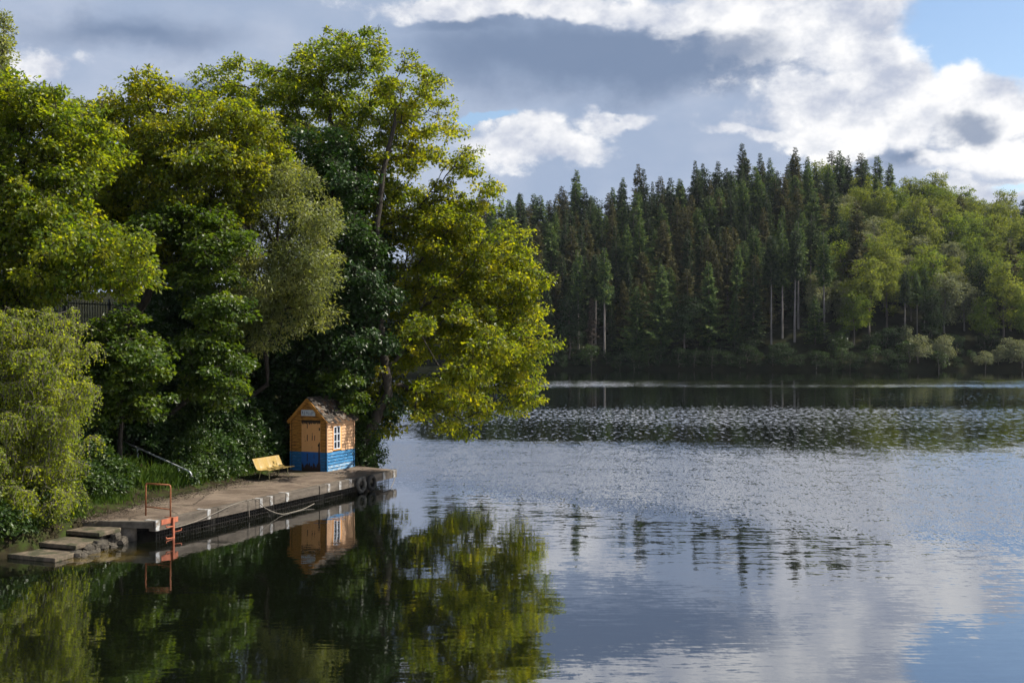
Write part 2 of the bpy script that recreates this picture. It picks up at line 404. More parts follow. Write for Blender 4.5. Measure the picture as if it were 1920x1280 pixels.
def door_paint(name, paint1, paint2, zlo, zhi, lower):
    """paint on the door that has flaked off in vertical drips down to dark wood"""
    m, g = new_mat(name)
    out = g.n('ShaderNodeOutputMaterial'); b = g.n('ShaderNodeBsdfPrincipled'); g.link(b.outputs[0], out.inputs[0])
    tc = g.n('ShaderNodeTexCoord'); x, y, z = g.sep(tc.outputs['Object'])
    drip = g.noise(g.xyz(g.m('MULTIPLY', y, 17.0), 0.0, g.m('MULTIPLY', z, 1.2)), 1.0, 3, 0.6)
    spots = g.noise(g.xyz(g.m('MULTIPLY', y, 9.0), 4.0, g.m('MULTIPLY', z, 2.6)), 1.0, 4, 0.6)
    if lower:
        edge = g.m('ADD', g.m('MULTIPLY', g.m('SUBTRACT', drip, 0.5), 0.7), z)
        bare = g.m('SUBTRACT', 1.0, g.step(edge, zlo + 0.20, zlo + 0.24))
    else:
        edge = g.m('ADD', g.m('MULTIPLY', g.m('SUBTRACT', drip, 0.5), 0.35), z)
        bare = g.step(edge, zhi - 0.10, zhi - 0.07)
    bare = g.m('MAXIMUM', bare, g.step(spots, 0.645, 0.66))
    for (y0, z0, w, h) in [(0.93, 1.35, 0.022, 0.13), (0.69, 1.36, 0.022, 0.11), (0.57, 1.36, 0.018, 0.11), (0.93, 1.87, 0.018, 0.13), (0.345, 1.72, 0.03, 0.06), (0.69, 1.52, 0.012, 0.04), (0.93, 0.55, 0.02, 0.16), (0.6, 0.6, 0.014, 0.1)]:
        dd = g.m('MAXIMUM', g.m('DIVIDE', g.m('ABSOLUTE', g.m('SUBTRACT', y, y0)), w), g.m('DIVIDE', g.m('ABSOLUTE', g.m('SUBTRACT', z, z0)), h))
        bare = g.m('MAXIMUM', bare, g.m('SUBTRACT', 1.0, g.step(g.m('ADD', dd, g.m('MULTIPLY', g.m('SUBTRACT', drip, 0.5), 0.8)), 0.85, 1.05)))
    # strip worn through beside the lock
    sx = g.m('ABSOLUTE', g.m('SUBTRACT', g.m('ADD', y, g.m('MULTIPLY', g.m('SUBTRACT', drip, 0.5), 0.05)), 0.355))
    strip = g.m('MULTIPLY', g.m('SUBTRACT', 1.0, g.step(sx, 0.035, 0.045)), g.m('SUBTRACT', 1.0, g.step(g.m('ADD', z, g.m('MULTIPLY', spots, 0.6)), 1.45, 1.5)))
    bare = g.m('MAXIMUM', bare, strip)
    n = g.noise(tc.outputs['Object'], 6, 5, 0.6)
    wood = g.mix(drip, (0.008, 0.006, 0.005), (0.05, 0.025, 0.016))
    g.put(b.inputs['Base Color'], g.mix(bare, g.mix(n, paint1, paint2), wood))
    b.inputs['Roughness'].default_value = 0.6
    return m


M['door_orange'] = door_paint('door_orange', (0.56, 0.27, 0.095), (0.66, 0.34, 0.13), 0.78, 2.02, False)
M['door_blue'] = door_paint('door_blue', (0.008, 0.075, 0.27), (0.015, 0.11, 0.34), 0.03, 0.78, True)


def glass_mat():
    m, g = new_mat('window_glass')
    out = g.n('ShaderNodeOutputMaterial'); b = g.n('ShaderNodeBsdfPrincipled'); g.link(b.outputs[0], out.inputs[0])
    b.inputs['Base Color'].default_value = (0.012, 0.014, 0.016, 1); b.inputs['Roughness'].default_value = 0.05
    b.inputs['Specular IOR Level'].default_value = 0.8
    return m


M['glass'] = glass_mat()


def water_mat():
    m, g = new_mat('water')
    out = g.n('ShaderNodeOutputMaterial')
    geo = g.n('ShaderNodeNewGeometry'); P = geo.outputs['Position']
    x, y, z = g.sep(P)
    bend = g.m('SUBTRACT', g.noise(g.xyz(g.m('MULTIPLY', x, 0.018), g.m('MULTIPLY', y, 0.035), 0.0), 1.0, 4, 0.6), 0.5)
    side = g.m('MULTIPLY', g.m('MULTIPLY', g.m('MINIMUM', g.m('MAXIMUM', x, -14.0), 17.0), 0.75), g.step(y, 75.0, 42.0))
    yl = g.m('ADD', g.m('ADD', y, side), g.m('MULTIPLY', g.m('ADD', bend, g.m('MULTIPLY', g.m('SUBTRACT', g.noise(g.xyz(g.m('MULTIPLY', x, 0.35), g.m('MULTIPLY', y, 0.5), 8.0), 1.0, 4, 0.7), 0.5), 0.55)), g.m('MULTIPLY', y, 0.17)))
    amp = g.ramp(g.m('DIVIDE', yl, 250.0), [(0.0, 0.030), (0.13, 0.032), (0.16, 0.09), (0.185, 0.30), (0.205, 0.37), (0.243, 0.36),
                                            (0.272, 0.09), (0.30, 0.09), (0.325, 0.12), (0.385, 0.12), (0.41, 0.05), (0.58, 0.05),
                                            (0.605, 0.13), (0.69, 0.12), (0.73, 0.05), (1.0, 0.04)])
    amp = g.m('MULTIPLY', amp, 0.5)

    def slopes(sx, sy, detail, seed):
        c = g.noise(g.xyz(g.m('MULTIPLY', x, sx), g.m('MULTIPLY', y, sy), seed), 1.0, detail, 0.6, color=True)
        r, gg, b = g.sep(c)
        return g.m('SUBTRACT', r, 0.5), g.m('SUBTRACT', gg, 0.5)
    ax, ay = slopes(0.45, 4.2, 2, 0.0)      # lazy ripples, crests across the view
    dx_, dy_ = slopes(2.2, 9.0, 2, 2.0)    # fine ripple lines
    bx, by = slopes(13.0, 4.5, 3, 5.0)      # wind chop
    cx, cy = slopes(1.3, 0.42, 3, 9.0)     # groups of wavelets
    calm = g.m('SUBTRACT', 1.0, g.step(amp, 0.03, 0.09))
    sx = g.m('MULTIPLY', amp, g.m('ADD', g.m('MULTIPLY', ax, 0.5), g.m('MULTIPLY', g.m('ADD', bx, cx), 1.0)))
    sy = g.m('MULTIPLY', amp, g.m('ADD', g.m('ADD', g.m('MULTIPLY', ay, g.m('ADD', 0.9, g.m('MULTIPLY', calm, 0.4))), g.m('MULTIPLY', dy_, g.m('ADD', 0.5, g.m('MULTIPLY', calm, 1.6)))), g.m('ADD', g.m('MULTIPLY', by, g.m('SUBTRACT', 2.4, g.m('MULTIPLY', calm, 1.6))), g.m('MULTIPLY', cy, 0.5))))
    gm = g.ramp(g.m('DIVIDE', yl, 250.0), [(0.0, 0.0), (0.25, 0.0), (0.268, 0.30), (0.30, 0.35), (0.33, 0.62), (0.385, 0.62), (0.42, 0.28), (0.56, 0.30), (0.61, 1.0), (0.69, 0.9), (0.73, 0.05), (1.0, 0.0)])
    gn = g.noise(g.xyz(g.m('MULTIPLY', x, 3.2), g.m('MULTIPLY', y, 0.85), 3.0), 1.0, 5, 0.75)
    gm = g.m('MULTIPLY', gm, g.m('ADD', 0.55, g.m('MULTIPLY', g.step(g.noise(g.xyz(g.m('MULTIPLY', x, 0.03), g.m('MULTIPLY', y, 0.07), 7.0), 1.0, 3, 0.6), 0.38, 0.6), 0.5)))
    glint = g.m('MULTIPLY', g.step(g.m('ADD', gn, g.m('MULTIPLY', gm, 0.19)), 0.60, 0.69), g.step(gm, 0.0, 0.2))
    sy = g.m('SUBTRACT', sy, g.m('MULTIPLY', glint, 0.11))
    # added tilt towards the viewer: ruffled bands reflect higher, brighter sky
    sy = g.m('SUBTRACT', sy, g.m('MULTIPLY', g.m('SUBTRACT', amp, 0.017), 0.55))
    nrm = g.n('ShaderNodeVectorMath', operation='NORMALIZE'); g.put(nrm.inputs[0], g.xyz(sx, sy, 1.0))
    N = nrm.outputs[0]
    fr = g.n('ShaderNodeFresnel'); fr.inputs[0].default_value = 1.36; g.link(N, fr.inputs['Normal'])
    fac = g.m('ADD', 0.30, g.m('MULTIPLY', fr.outputs[0], 0.70))
    df = g.n('ShaderNodeBsdfDiffuse')
    # the stony bed shows through the shallows beside the steps
    ddx = g.m('DIVIDE', g.m('ADD', x, 11.3), 1.5); ddy = g.m('DIVIDE', g.m('SUBTRACT', y, 29.9), 1.6)
    sh = g.m('SQRT', g.m('ADD', g.m('MULTIPLY', ddx, ddx), g.m('MULTIPLY', ddy, ddy)))
    st = g.noise(P, 1.6, 4, 0.6)
    shallow = g.m('MULTIPLY', g.m('SUBTRACT', 1.0, g.step(sh, 0.2, 1.0)), g.step(st, 0.35, 0.65))
    g.put(df.inputs[0], g.mix(shallow, (0.003, 0.004, 0.002), (0.11, 0.075, 0.012)))
    gl = g.n('ShaderNodeBsdfGlossy'); gl.inputs['Roughness'].default_value = 0.03; g.link(N, gl.inputs['Normal'])
    gl.inputs[0].default_value = (0.93, 0.95, 1.0, 1)
    mx = g.n('ShaderNodeMixShader'); g.put(mx.inputs[0], fac); g.link(df.outputs[0], mx.inputs[1]); g.link(gl.outputs[0], mx.inputs[2])
    g.link(mx.outputs[0], out.inputs[0])
    return m


M['water'] = water_mat()


# ------------------------------------------------------------------ terrain
def sstep(a, lo, hi):
    q = np.clip((a - lo) / (hi - lo), 0, 1); return q * q * (3 - 2 * q)


def wob(x, y, k, seed):
    return np.sin(x * k + seed) * np.cos(y * k * 1.13 + seed * 1.7) + 0.5 * np.sin(x * k * 2.3 + y * k * 1.9 + seed * 0.6)


def shore(t):
    t = np.asarray(t, dtype=float)
    s = np.interp(t, [-30, -5, -3, -1.0, 0.5, 3.0, 6.0, 9, 11.3, 12.2, 14.2, 15.2, 17, 60], [6.0, 3.0, 2.0, 2.0, 2.2, 2.85, 3.15, 3.45, 3.7, 4.2, 4.0, 1.9, 2.5, 30])
    return s


def bank_z(X, Y):
    rx, ry = X - QA[0], Y - QA[1]
    t = rx * QD[0] + ry * QD[1]; s = rx * QN[0] + ry * QN[1]
    h = s - shore(t)
    z = np.where(h < 0, 0.45 + h * 1.3, 0.62 + 0.26 * h + 0.045 * np.clip(h, 0, 8) ** 2)
    z = np.minimum(z, 5.9 + 0.02 * np.clip(h - 10, 0, 60))
    z = z + 0.06 * wob(X, Y, 1.7, 1.0) * sstep(h, 0.1, 1.5) + 0.15 * wob(X, Y, 0.45, 3.0) * sstep(h, 2, 6)
    return np.maximum(z, -1.2)


def bank_at(p):
    return float(bank_z(np.array([p[0]]), np.array([p[1]]))[0])


def far_shore(X):
    return 246 - 0.05 * X + 2.0 * np.sin(X * 0.06)


def hill_z(X, Y):
    ridge = np.interp(X, [-260, -80, 0, 45, 72, 95, 120, 140, 160, 230, 320], [14, 24, 31, 38, 43, 43, 41, 37, 30, 22, 16])
    q = (Y - far_shore(X)) / 88.0
    z = ridge * np.clip(q, 0, 1.0) ** 0.92 + 0.35 * sstep(q, 0.0, 0.01) + 0.4 * wob(X, Y, 0.12, 2.0) * sstep(q, 0.02, 0.2)
    z = z - 6 * sstep(q, 1.1, 2.0)
    return np.where(q < 0, -1.5, z)


def hill_at(x, y):
    return float(hill_z(np.array([x]), np.array([y]))[0])


def grid_sheet(name, us, vs, fn, mat):
    U, V = np.meshgrid(us, vs); X, Y, Z = fn(U, V)
    v = np.stack([X, Y, Z], -1).reshape(-1, 3)
    nu, nv = len(us), len(vs)
    i = np.arange(nu - 1); j = np.arange(nv - 1); I, J = np.meshgrid(i, j)
    a = (J * nu + I).ravel()
    f = np.stack([a, a + 1, a + 1 + nu, a + nu], -1)
    o = obj(name, np_mesh(name, v, f, smooth=True), mat); o['kind'] = 'structure'
    return o


water = MB().add([(-330, -80, 0), (335, -80, 0), (335, 420, 0), (-330, 420, 0)], [(0, 1, 2, 3)]).build('lake_water', M['water'])
water['kind'] = 'structure'


def bank_fn(t, s):
    X = QA[0] + QD[0] * t + QN[0] * s; Y = QA[1] + QD[1] * t + QN[1] * s
    return X, Y, bank_z(X, Y)


grid_sheet('bank_ground', np.concatenate([np.linspace(-30, -4, 18), np.linspace(-3.7, 19, 90), np.linspace(20, 60, 30)]),
           np.concatenate([np.linspace(0.6, 9, 60), np.linspace(9.5, 45, 40)]), bank_fn, M['soil'])
grid_sheet('far_hill', np.linspace(-260, 320, 130), np.concatenate([np.linspace(236, 262, 40), np.linspace(265, 520, 60)]),
           lambda X, Y: (X, Y, hill_z(X, Y)), M['hill_soil'])


# ------------------------------------------------------------------ tree building
def unit(a):
    return a / np.maximum(np.linalg.norm(a, axis=-1, keepdims=True), 1e-9)


def leaf_quads(P, Nrm, Dir, L, Wd, r):
    """folded leaf blades: base, side, tip, side"""
    Dir = unit(Dir - Nrm * np.sum(Dir * Nrm, -1, keepdims=True)); S = np.cross(Nrm, Dir)
    L = L[:, None]; Wd = Wd[:, None]
    b = P; tip = P + Dir * L
    mid = P + Dir * L * 0.52 - Nrm * L * 0.10
    up = Nrm * Wd * 0.25
    v = np.stack([b, mid + S * Wd * 0.5 + up, tip - Nrm * L * 0.06, mid - S * Wd * 0.5 + up], 1).reshape(-1, 3)
    n = len(P); f = np.arange(n * 4).reshape(n, 4)
    return v, f


def poisson(cands, dmin, nmax):
    keep = np.empty((0, 3)); out = []
    for c in cands:
        if len(keep) and np.min(np.sum((keep - c) ** 2, 1)) < dmin * dmin: continue
        keep = np.vstack([keep, c]); out.append(c)
        if len(out) >= nmax: break
    return keep


def skeleton(trunk, targets, r, gnarl=0.06, seg=0.55, pen=0.22, start=0.25, tip_r=0.012, power=2.35, minr=None):
    """grow limbs from the trunk polyline to every target; returns positions, parents, radii, main-child flags"""
    pos = [np.array(p, float) for p in trunk]; par = [-1] + list(range(len(trunk) - 1))
    plen = [0.0]
    for i in range(1, len(pos)): plen.append(plen[-1] + np.linalg.norm(pos[i] - pos[i - 1]))
    first = max(1, int(len(trunk) * start))
    ok = [False] * first + [True] * (len(pos) - first)
    tp = np.array(pos)
    order = np.argsort([np.min(np.linalg.norm(tp - c, axis=1)) for c in targets])
    A = np.zeros((len(trunk) + len(targets) * 40, 3)); A[:len(pos)] = pos
    PL = np.zeros(len(A)); PL[:len(pos)] = plen; OK = np.zeros(len(A), bool); OK[:len(pos)] = ok
    n = len(pos); tips = []
    for ti in order:
        c = targets[ti]
        d = np.linalg.norm(A[:n] - c, axis=1)
        cost = d + pen * PL[:n] + 0.25 * np.clip(A[:n, 2] - c[2], 0, None)
        cost[~OK[:n]] = 1e9
        k = int(np.argmin(cost)); dist = d[k]
        a = A[k]; pd = A[k] - A[par[k]] if par[k] >= 0 else np.array([0, 0, 1.0])
        pd = pd / max(np.linalg.norm(pd), 1e-6)
        ctrl = a + pd * dist * 0.22 + (c - a) * 0.30 + np.array([0, 0, 0.10 * dist])
        m = max(1, int(math.ceil(dist / seg))); last = k
        for q in range(1, m + 1):
            w = q / m
            p = (1 - w) ** 2 * a + 2 * w * (1 - w) * ctrl + w * w * c
            if q < m: p = p + r.normal(0, gnarl * min(1.0, dist), 3)
            A[n] = p; PL[n] = PL[last] + np.linalg.norm(p - A[last]); OK[n] = True; par.append(last); last = n; n += 1
        tips.append(last)
    pos = A[:n]; par = np.array(par)
    rad = np.zeros(n); cnt = np.zeros(n)
    acc = np.zeros(n)
    best = np.full(n, -1)
    for i in range(n - 1, 0, -1):
        rad[i] = max(tip_r, acc[i] ** (1 / power))
        acc[par[i]] += rad[i] ** power
        j = best[par[i]]
        if j < 0 or rad[i] > rad[j]: best[par[i]] = i
    rad[0] = max(tip_r, acc[0] ** (1 / power))
    if minr is not None:
        nt = len(trunk); rad[:nt] = np.maximum(rad[:nt], np.linspace(minr, minr * 0.35, nt))
    main = np.zeros(n, bool)
    for i in range(1, n): main[i] = best[par[i]] == i
    return pos, par, rad, main, tips


def tubes(pos, par, rad, main, k=6):
    i = np.arange(1, len(pos)); p = par[1:]
    d = unit(pos[i] - pos[p]); dall = np.zeros_like(pos); dall[1:] = d; dall[0] = d[0] if len(d) else (0, 0, 1)
    d0 = np.where(main[i][:, None], dall[p], d)
    r1 = rad[i]; r0 = np.where(main[i], rad[p], np.minimum(rad[p], r1 * 1.3))
    ang = np.arange(k) * 2 * math.pi / k

    def ring(c, dd, rr):
        ref = np.array([0.31, 0.94, 0.11]); a = unit(np.cross(dd, ref)); b = np.cross(dd, a)
        return c[:, None, :] + rr[:, None, None] * (np.cos(ang)[None, :, None] * a[:, None, :] + np.sin(ang)[None, :, None] * b[:, None, :])
    A = ring(pos[p], d0, r0); B = ring(pos[i] + d * (r1 * 0.15)[:, None], d, r1)
    v = np.concatenate([A, B], 1).reshape(-1, 3)
    base = (np.arange(len(i)) * 2 * k)[:, None]; j = np.arange(k)[None, :]
    f = np.stack([base + j, base + (j + 1) % k, base + k + (j + 1) % k, base + k + j], -1).reshape(-1, 4)
    return v, f


def spray(centres, outward, r, n, rad, flat, L, wl, upw=0.75, rnd=0.75, outw=0.35, curve=2.0):
    """leaf clumps round the twig ends"""
    m = len(centres); C = np.repeat(centres, n, 0); O = np.repeat(outward, n, 0)
    q = unit(r.normal(size=(m * n, 3))); R = r.random(m * n) ** (1 / curve)
    sz = np.repeat(rad * r.uniform(0.6, 1.3, m), n)
    off = q * (R * sz)[:, None] * np.array([1, 1, flat])
    off[:, 2] -= 0.25 * np.linalg.norm(off[:, :2], axis=1) ** 1.4
    P = C + off
    N = unit(np.array([0, 0, upw]) + O * outw + q * 0.35 + r.normal(0, rnd, (m * n, 3)))
    D = unit(q + O * 0.5 + r.normal(0, 0.5, (m * n, 3)) + np.array([0, 0, -0.3]))
    LL = L * r.uniform(0.65, 1.35, m * n)
    v, f = leaf_quads(P, N, D, LL, LL * wl, r)
    tint = np.clip(np.repeat(r.normal(0.45, 0.17, m), n) + r.normal(0, 0.16, m * n), 0, 1)
    return v, f, tint


def hanging(centres, r, strings, length, step, L, wl):
    """thin hanging shoots with small leaves (weeping birch, willow)"""
    Ps = []; ts = []; tw = []
    for c in centres:
        tone = r.normal(0.5, 0.16)
        for _ in range(strings):
            a = r.uniform(0, 2 * math.pi); ln = length * r.uniform(0.5, 1.3); k = max(3, int(ln / step)); w = np.linspace(0, 1, k)
            sp = r.uniform(0.1, 0.5)
            p = c + np.stack([math.cos(a) * sp * np.sqrt(w), math.sin(a) * sp * np.sqrt(w), -ln * w ** 1.35 + 0.12 * np.sin(w * 3)], -1) + r.normal(0, 0.035, (k, 3))
            Ps.append(p); ts.append(np.full(k, tone))
            tw.append(p[::max(1, k // 4)])
    P = np.concatenate(Ps); n = len(P)
    N = unit(r.normal(0, 0.8, (n, 3)) + np.array([0.2, -0.1, 0.5])); D = unit(r.normal(0, 0.5, (n, 3)) + np.array([0, 0, -0.8]))
    LL = L * r.uniform(0.7, 1.3, n)
    v, f = leaf_quads(P, N, D, LL, LL * wl, r)
    return v, f, np.clip(np.concatenate(ts) + r.normal(0, 0.15, n), 0, 1), tw


def twig_tubes(lines, rad):
    vs = []; fs = []; k = 0
    for p in lines:
        for a, b in zip(p[:-1], p[1:]):
            d = b - a; s = np.cross(d, (0.3, 0.9, 0.2)); s = s / max(np.linalg.norm(s), 1e-6) * rad; t = np.cross(d, s); t = t / max(np.linalg.norm(t), 1e-6) * rad
            vs += [a + s, a - s * .5 + t, a - s * .5 - t, b + s, b - s * .5 + t, b - s * .5 - t]
            fs += [(k, k + 1, k + 4, k + 3), (k + 1, k + 2, k + 5, k + 4), (k + 2, k, k + 3, k + 5)]; k += 6
    return np.array(vs), np.array(fs)


def sample_blobs(blobs, r, n, dmin, layer=0.8):
    """twig ends through the crown: each lobe (x, y, rx, ry in the picture, depth, depth radius in metres) carries many
    flattened tufts, mostly near its skin, and the twig ends fill the tufts, so masses and dark gaps alternate"""
    w = np.array([(b[2] * b[3] * b[4] * b[4] / FPX / FPX * b[5]) ** 0.8 for b in blobs]); w = w / w.sum()
    tufts = []
    ntuft = max(len(blobs) * 8, int(n / 2.6))
    for i in r.choice(len(blobs), ntuft, p=w):
        B = blobs[i]; c = px(B[0], B[1], B[4]); rad = np.array([B[2] / FPX * B[4], B[5], B[3] / FPX * B[4]]) * 0.95
        q = unit(r.normal(size=3)); k = r.random() ** (1 / 3.0) * (1.0 if r.random() > 0.16 else 1.3)
        tufts.append(np.concatenate([c + q * k * rad, [r.uniform(0.25, 0.9) * (0.75 + 0.12 * rad.mean())]]))
    tufts = np.array(tufts)
    T = tufts[r.integers(0, len(tufts), n * 10)]
    q = unit(r.normal(size=(len(T), 3))); q[:, 2] = np.where(r.random(len(T)) < 0.5, np.abs(q[:, 2]), q[:, 2])
    p = T[:, :3] + q * (r.random(len(T)) ** (1 / 2.5) * T[:, 3])[:, None] * np.array([1, 1, layer])
    return poisson(p, dmin, n)


def grown_tree(name, label, base, trunk, blobs, n, leaf, r_seed, bark='bark', dmin=0.62, leaves=110, rad=0.62, flat=0.55, L=0.15, wl=0.6, minr=0.2,
               cat='tree', weep=None, gnarl=0.07, start=0.25, pen=0.22, ground=True, twig=True, layer=0.8, **kw):
    r = np.random.default_rng(r_seed)
    base = np.array(base, float)
    if ground: base[2] = bank_at(base) - 0.15
    tr = [base]
    pts = [base] + [np.array(q, float) for q in trunk]
    for a, b in zip(pts[:-1], pts[1:]):
        m = max(2, int(np.linalg.norm(b - a) / 0.6))
        for q in range(1, m + 1):
            tr.append(a + (b - a) * q / m + r.normal(0, 0.03, 3))
    T = sample_blobs(blobs, r, n, dmin, layer)
    T = T[T[:, 2] > 0.5]
    T = T[T[:, 2] > bank_z(T[:, 0], T[:, 1]) + 0.3]
    pos, par, rad_, main, tips = skeleton(tr, T, r, gnarl=gnarl, start=start, pen=pen, minr=minr)
    # root flare
    rad_[0] = max(rad_[0] * 1.7, minr * 1.6); rad_[1] = max(rad_[1] * 1.15, minr * 1.1)
    root = empty(name, base, 0, label, cat)
    v, f = tubes(pos - base, par, rad_, main, 7)
    ends = pos[tips] - base
    cen = np.mean(ends, 0)
    outw = unit(ends - cen + np.array([0, 0, 0.3]))
    if weep:
        lv, lf, tint, tw = hanging(ends, r, *weep)
        if twig:
            v2, f2 = twig_tubes(tw, 0.006)
            f = np.concatenate([f, f2 + len(v)]); v = np.concatenate([v, v2])
    else:
        lv, lf, tint = spray(ends, outw, r, leaves, rad, flat, L, wl, **kw)
        if twig:
            m = 4; C = np.repeat(ends, m, 0); q = unit(r.normal(size=(len(C), 3)) + np.repeat(outw, m, 0) * 0.6)
            lines = [np.stack([c, c + d * rad * 0.45 + np.array([0, 0, 0.04]), c + d * rad * 0.95 - np.array([0, 0, 0.05])]) for c, d in zip(C, q)]
            v2, f2 = twig_tubes(lines, 0.008)
            f = np.concatenate([f, f2 + len(v)]); v = np.concatenate([v, v2])
    obj('trunk', np_mesh(name + '_trunk', v, f, smooth=True), M[bark], root)
    obj('crown', np_mesh(name + '_crown', lv, lf, tint), M[leaf], root)
    return root


# ------------------------------------------------------------------ the landing stage
stage = empty('landing_stage', (QA[0], QA[1], 0), QANG, 'long low concrete landing stage with pale painted edge marks below the wooded bank', 'landing stage')
MB().prism([(0.0, 0.10), (14.5, 0.10), (15.0, 2.2), (14.4, 4.3), (11.5, 4.5), (-1.2, 3.6), (-0.70, 2.16)], 0.42, DECK).build('deck', M['concrete'], stage, bevel=0.015)
cuts = [0.0, 2.9, 5.9, 8.7, 11.2, 12.55, 14.5]
for i, (a, b) in enumerate(zip(cuts[:-1], cuts[1:])):
    e = MB().box(a + 0.012, b - 0.012, -0.03 + 0.006 * (i % 3), 0.22, 0.30 - 0.01 * (i % 2), DECK + 0.012).build('edge_beam', M['concrete_edge'], stage, bevel=0.02)
MB().hexa([(-0.04, 0.0, 0.40), (0.06, 0.24, 0.40), (-0.62, 2.14, 0.40), (-0.74, 2.14, 0.40),
           (-0.04, 0.0, DECK + 0.006), (0.06, 0.24, DECK + 0.006), (-0.62, 2.14, DECK + 0.006), (-0.74, 2.14, DECK + 0.006)]).build('end_beam', M['concrete_dark'], stage, bevel=0.02)


def stage_t(x):
    k = (x - CX) / FPX
    return (k * QA[1] - QA[0]) / (QD[0] - k * QD[1])


def mark(t, w, digit=None, deep=0.28):
    y0 = -0.045
    p = MB().hexa([(t, y0, 0.315), (t + w, y0, 0.315), (t + w, -0.02, 0.315), (t, -0.02, 0.315), (t, y0, DECK + 0.018), (t + w, y0, DECK + 0.018), (t + w, -0.02, DECK + 0.018), (t, -0.02, DECK + 0.018)])
    p.box(t, t + w, -0.02, deep, DECK + 0.0125, DECK + 0.018)
    o = p.build('painted_mark', M['white_paint'], stage)
    if digit:
        d = MB()
        for (a, b, c, e) in digit: d.box(t + w * a, t + w * b, y0 - 0.003, y0 - 0.0005, 0.33 + 0.24 * c, 0.33 + 0.24 * e)
        d.build('digit', M['digit_paint'], o)


DG1 = [(0.45, 0.6, 0.05, 0.85)]
DG2 = [(0.2, 0.75, 0.75, 0.85), (0.62, 0.75, 0.45, 0.85), (0.2, 0.75, 0.42, 0.5), (0.2, 0.34, 0.1, 0.45), (0.2, 0.75, 0.05, 0.14)]
DG3 = [(0.25, 0.72, 0.75, 0.85), (0.58, 0.72, 0.1, 0.85), (0.25, 0.72, 0.42, 0.5), (0.25, 0.38, 0.42, 0.85), (0.25, 0.72, 0.05, 0.14)]
for xm, w, dgt, dp in [(290, 0.16, None, 0.4), (387, 0.16, None, 0.4), (486, 0.13, DG3, 0.2), (505, 0.13, DG2, 0.15), (535, 0.16, None, 0.3), (613, 0.15, DG2, 0.12), (634, 0.15, DG1, 0.02), (653, 0.18, None, 0.2), (717, 0.16, DG3, 0.02), (736, 0.2, None, 0.1)]:
    mark(max(0.02, stage_t(xm)), w, dgt, dp)
plate = MB().box(0.27, 1.0, -0.042, -0.025, 0.46, DECK + 0.014)
plate.build('edge_plate', M['ladder_paint'], stage)
for t, s, r0 in [(-0.05, 0.95, 0.27), (3.4, 0.75, 0.22), (6.6, 0.75, 0.22), (9.8, 0.75, 0.22), (13.0, 0.75, 0.22)]:
    MB().tube([(t, s, -1.0), (t, s, 0.12), (t, s, 0.44)], [r0, r0, r0 * 0.93], 14).build('pier', M['concrete_dark'], stage, smooth=True)
MB().box(0.4, 14.0, 1.7, 1.9, -0.8, 0.43).build('shade_backing', M['iron_and_void_black'], stage)  # added backing; its near-black colour stands for the shade under the deck
gr = MB()
for i in range(118):
    t = 0.25 + i * 0.118 + random.uniform(-0.02, 0.02)
    gr.box(t, t + 0.012, 0.13, 0.145, random.uniform(-0.1, 0.03), 0.40)
for z in (0.06, 0.16, 0.26): gr.box(0.25, 14.1, 0.146, 0.158, z, z + 0.014)
grl = gr.build('hanging_grille', M['iron_and_void_black'], stage); grl['kind'] = 'stuff'

# guard rail and ladder of the bathing place
rail = empty('guard_rail', quay(0.80, 0.55, DECK), QANG, 'rust-red tubular guard rail standing on the landing stage above the ladder', 'rail')
MB().tube([(0, -0.47, -0.02), (0, -0.47, 0.90), (0, -0.455, 0.955), (0, -0.40, 0.975)], 0.024, 8).build('post', M['rail_paint'], rail, smooth=True)
MB().tube([(0, 0.47, -0.02), (0, 0.47, 0.90), (0, 0.455, 0.955), (0, 0.40, 0.975)], 0.024, 8).build('post', M['rail_paint'], rail, smooth=True)
MB().tube([(0, -0.405, 0.975), (0, 0.0, 0.972), (0, 0.405, 0.975)], 0.0245, 8).build('top_bar', M['rail_paint'], rail, smooth=True)
MB().tube([(0, -0.47, 0.24), (0, 0.47, 0.27)], 0.018, 8).build('lower_bar', M['rail_paint'], rail, smooth=True)
lad = empty('ladder', quay(0.74, -0.06, 0.0), QANG, 'red single-pole ladder with staggered rungs hanging from the landing stage into the water', 'ladder')
MB().box(-0.035, 0.035, -0.05, 0.0, -0.9, 0.20).box(-0.035, 0.035, -0.05, 0.012, 0.2, 0.612).box(-0.035, 0.035, -0.05, 0.3, 0.6125, 0.626).build('pole', M['ladder_paint'], lad, bevel=0.008)
for z, sg in [(0.36, -1), (0.18, 1), (0.02, -1), (-0.15, 1)]:
    MB().tube([(sg * 0.04, -0.03, z), (sg * 0.33, -0.04, z + 0.015), (sg * 0.335, -0.04, z + 0.07)], 0.019, 7).build('rung', M['ladder_paint'], lad, smooth=True)


# tyres used as fenders
def torus(R, r, nu=28, nv=12, squash=1.0):
    v = []; f = []
    for i in range(nu):
        a = 2 * math.pi * i / nu
        for j in range(nv):
            b = 2 * math.pi * j / nv
            cr = R + r * math.cos(b) * (1.0 if math.cos(b) > 0 else 0.8)
            v.append((cr * math.cos(a), r * squash * math.sin(b), cr * math.sin(a)))
    for i in range(nu):
        for j in range(nv): f.append((i * nv + j, i * nv + (j + 1) % nv, ((i + 1) % nu) * nv + (j + 1) % nv, ((i + 1) % nu) * nv + j))
    return MB().add(v, f)


def rope(name, pts, r=0.014, label=None, cat='rope', parent=None, mat='rope'):
    o = MB().tube(pts, r, 6).build(name, M[mat], parent, smooth=True)
    if label: tag(o, label, cat)
    return o


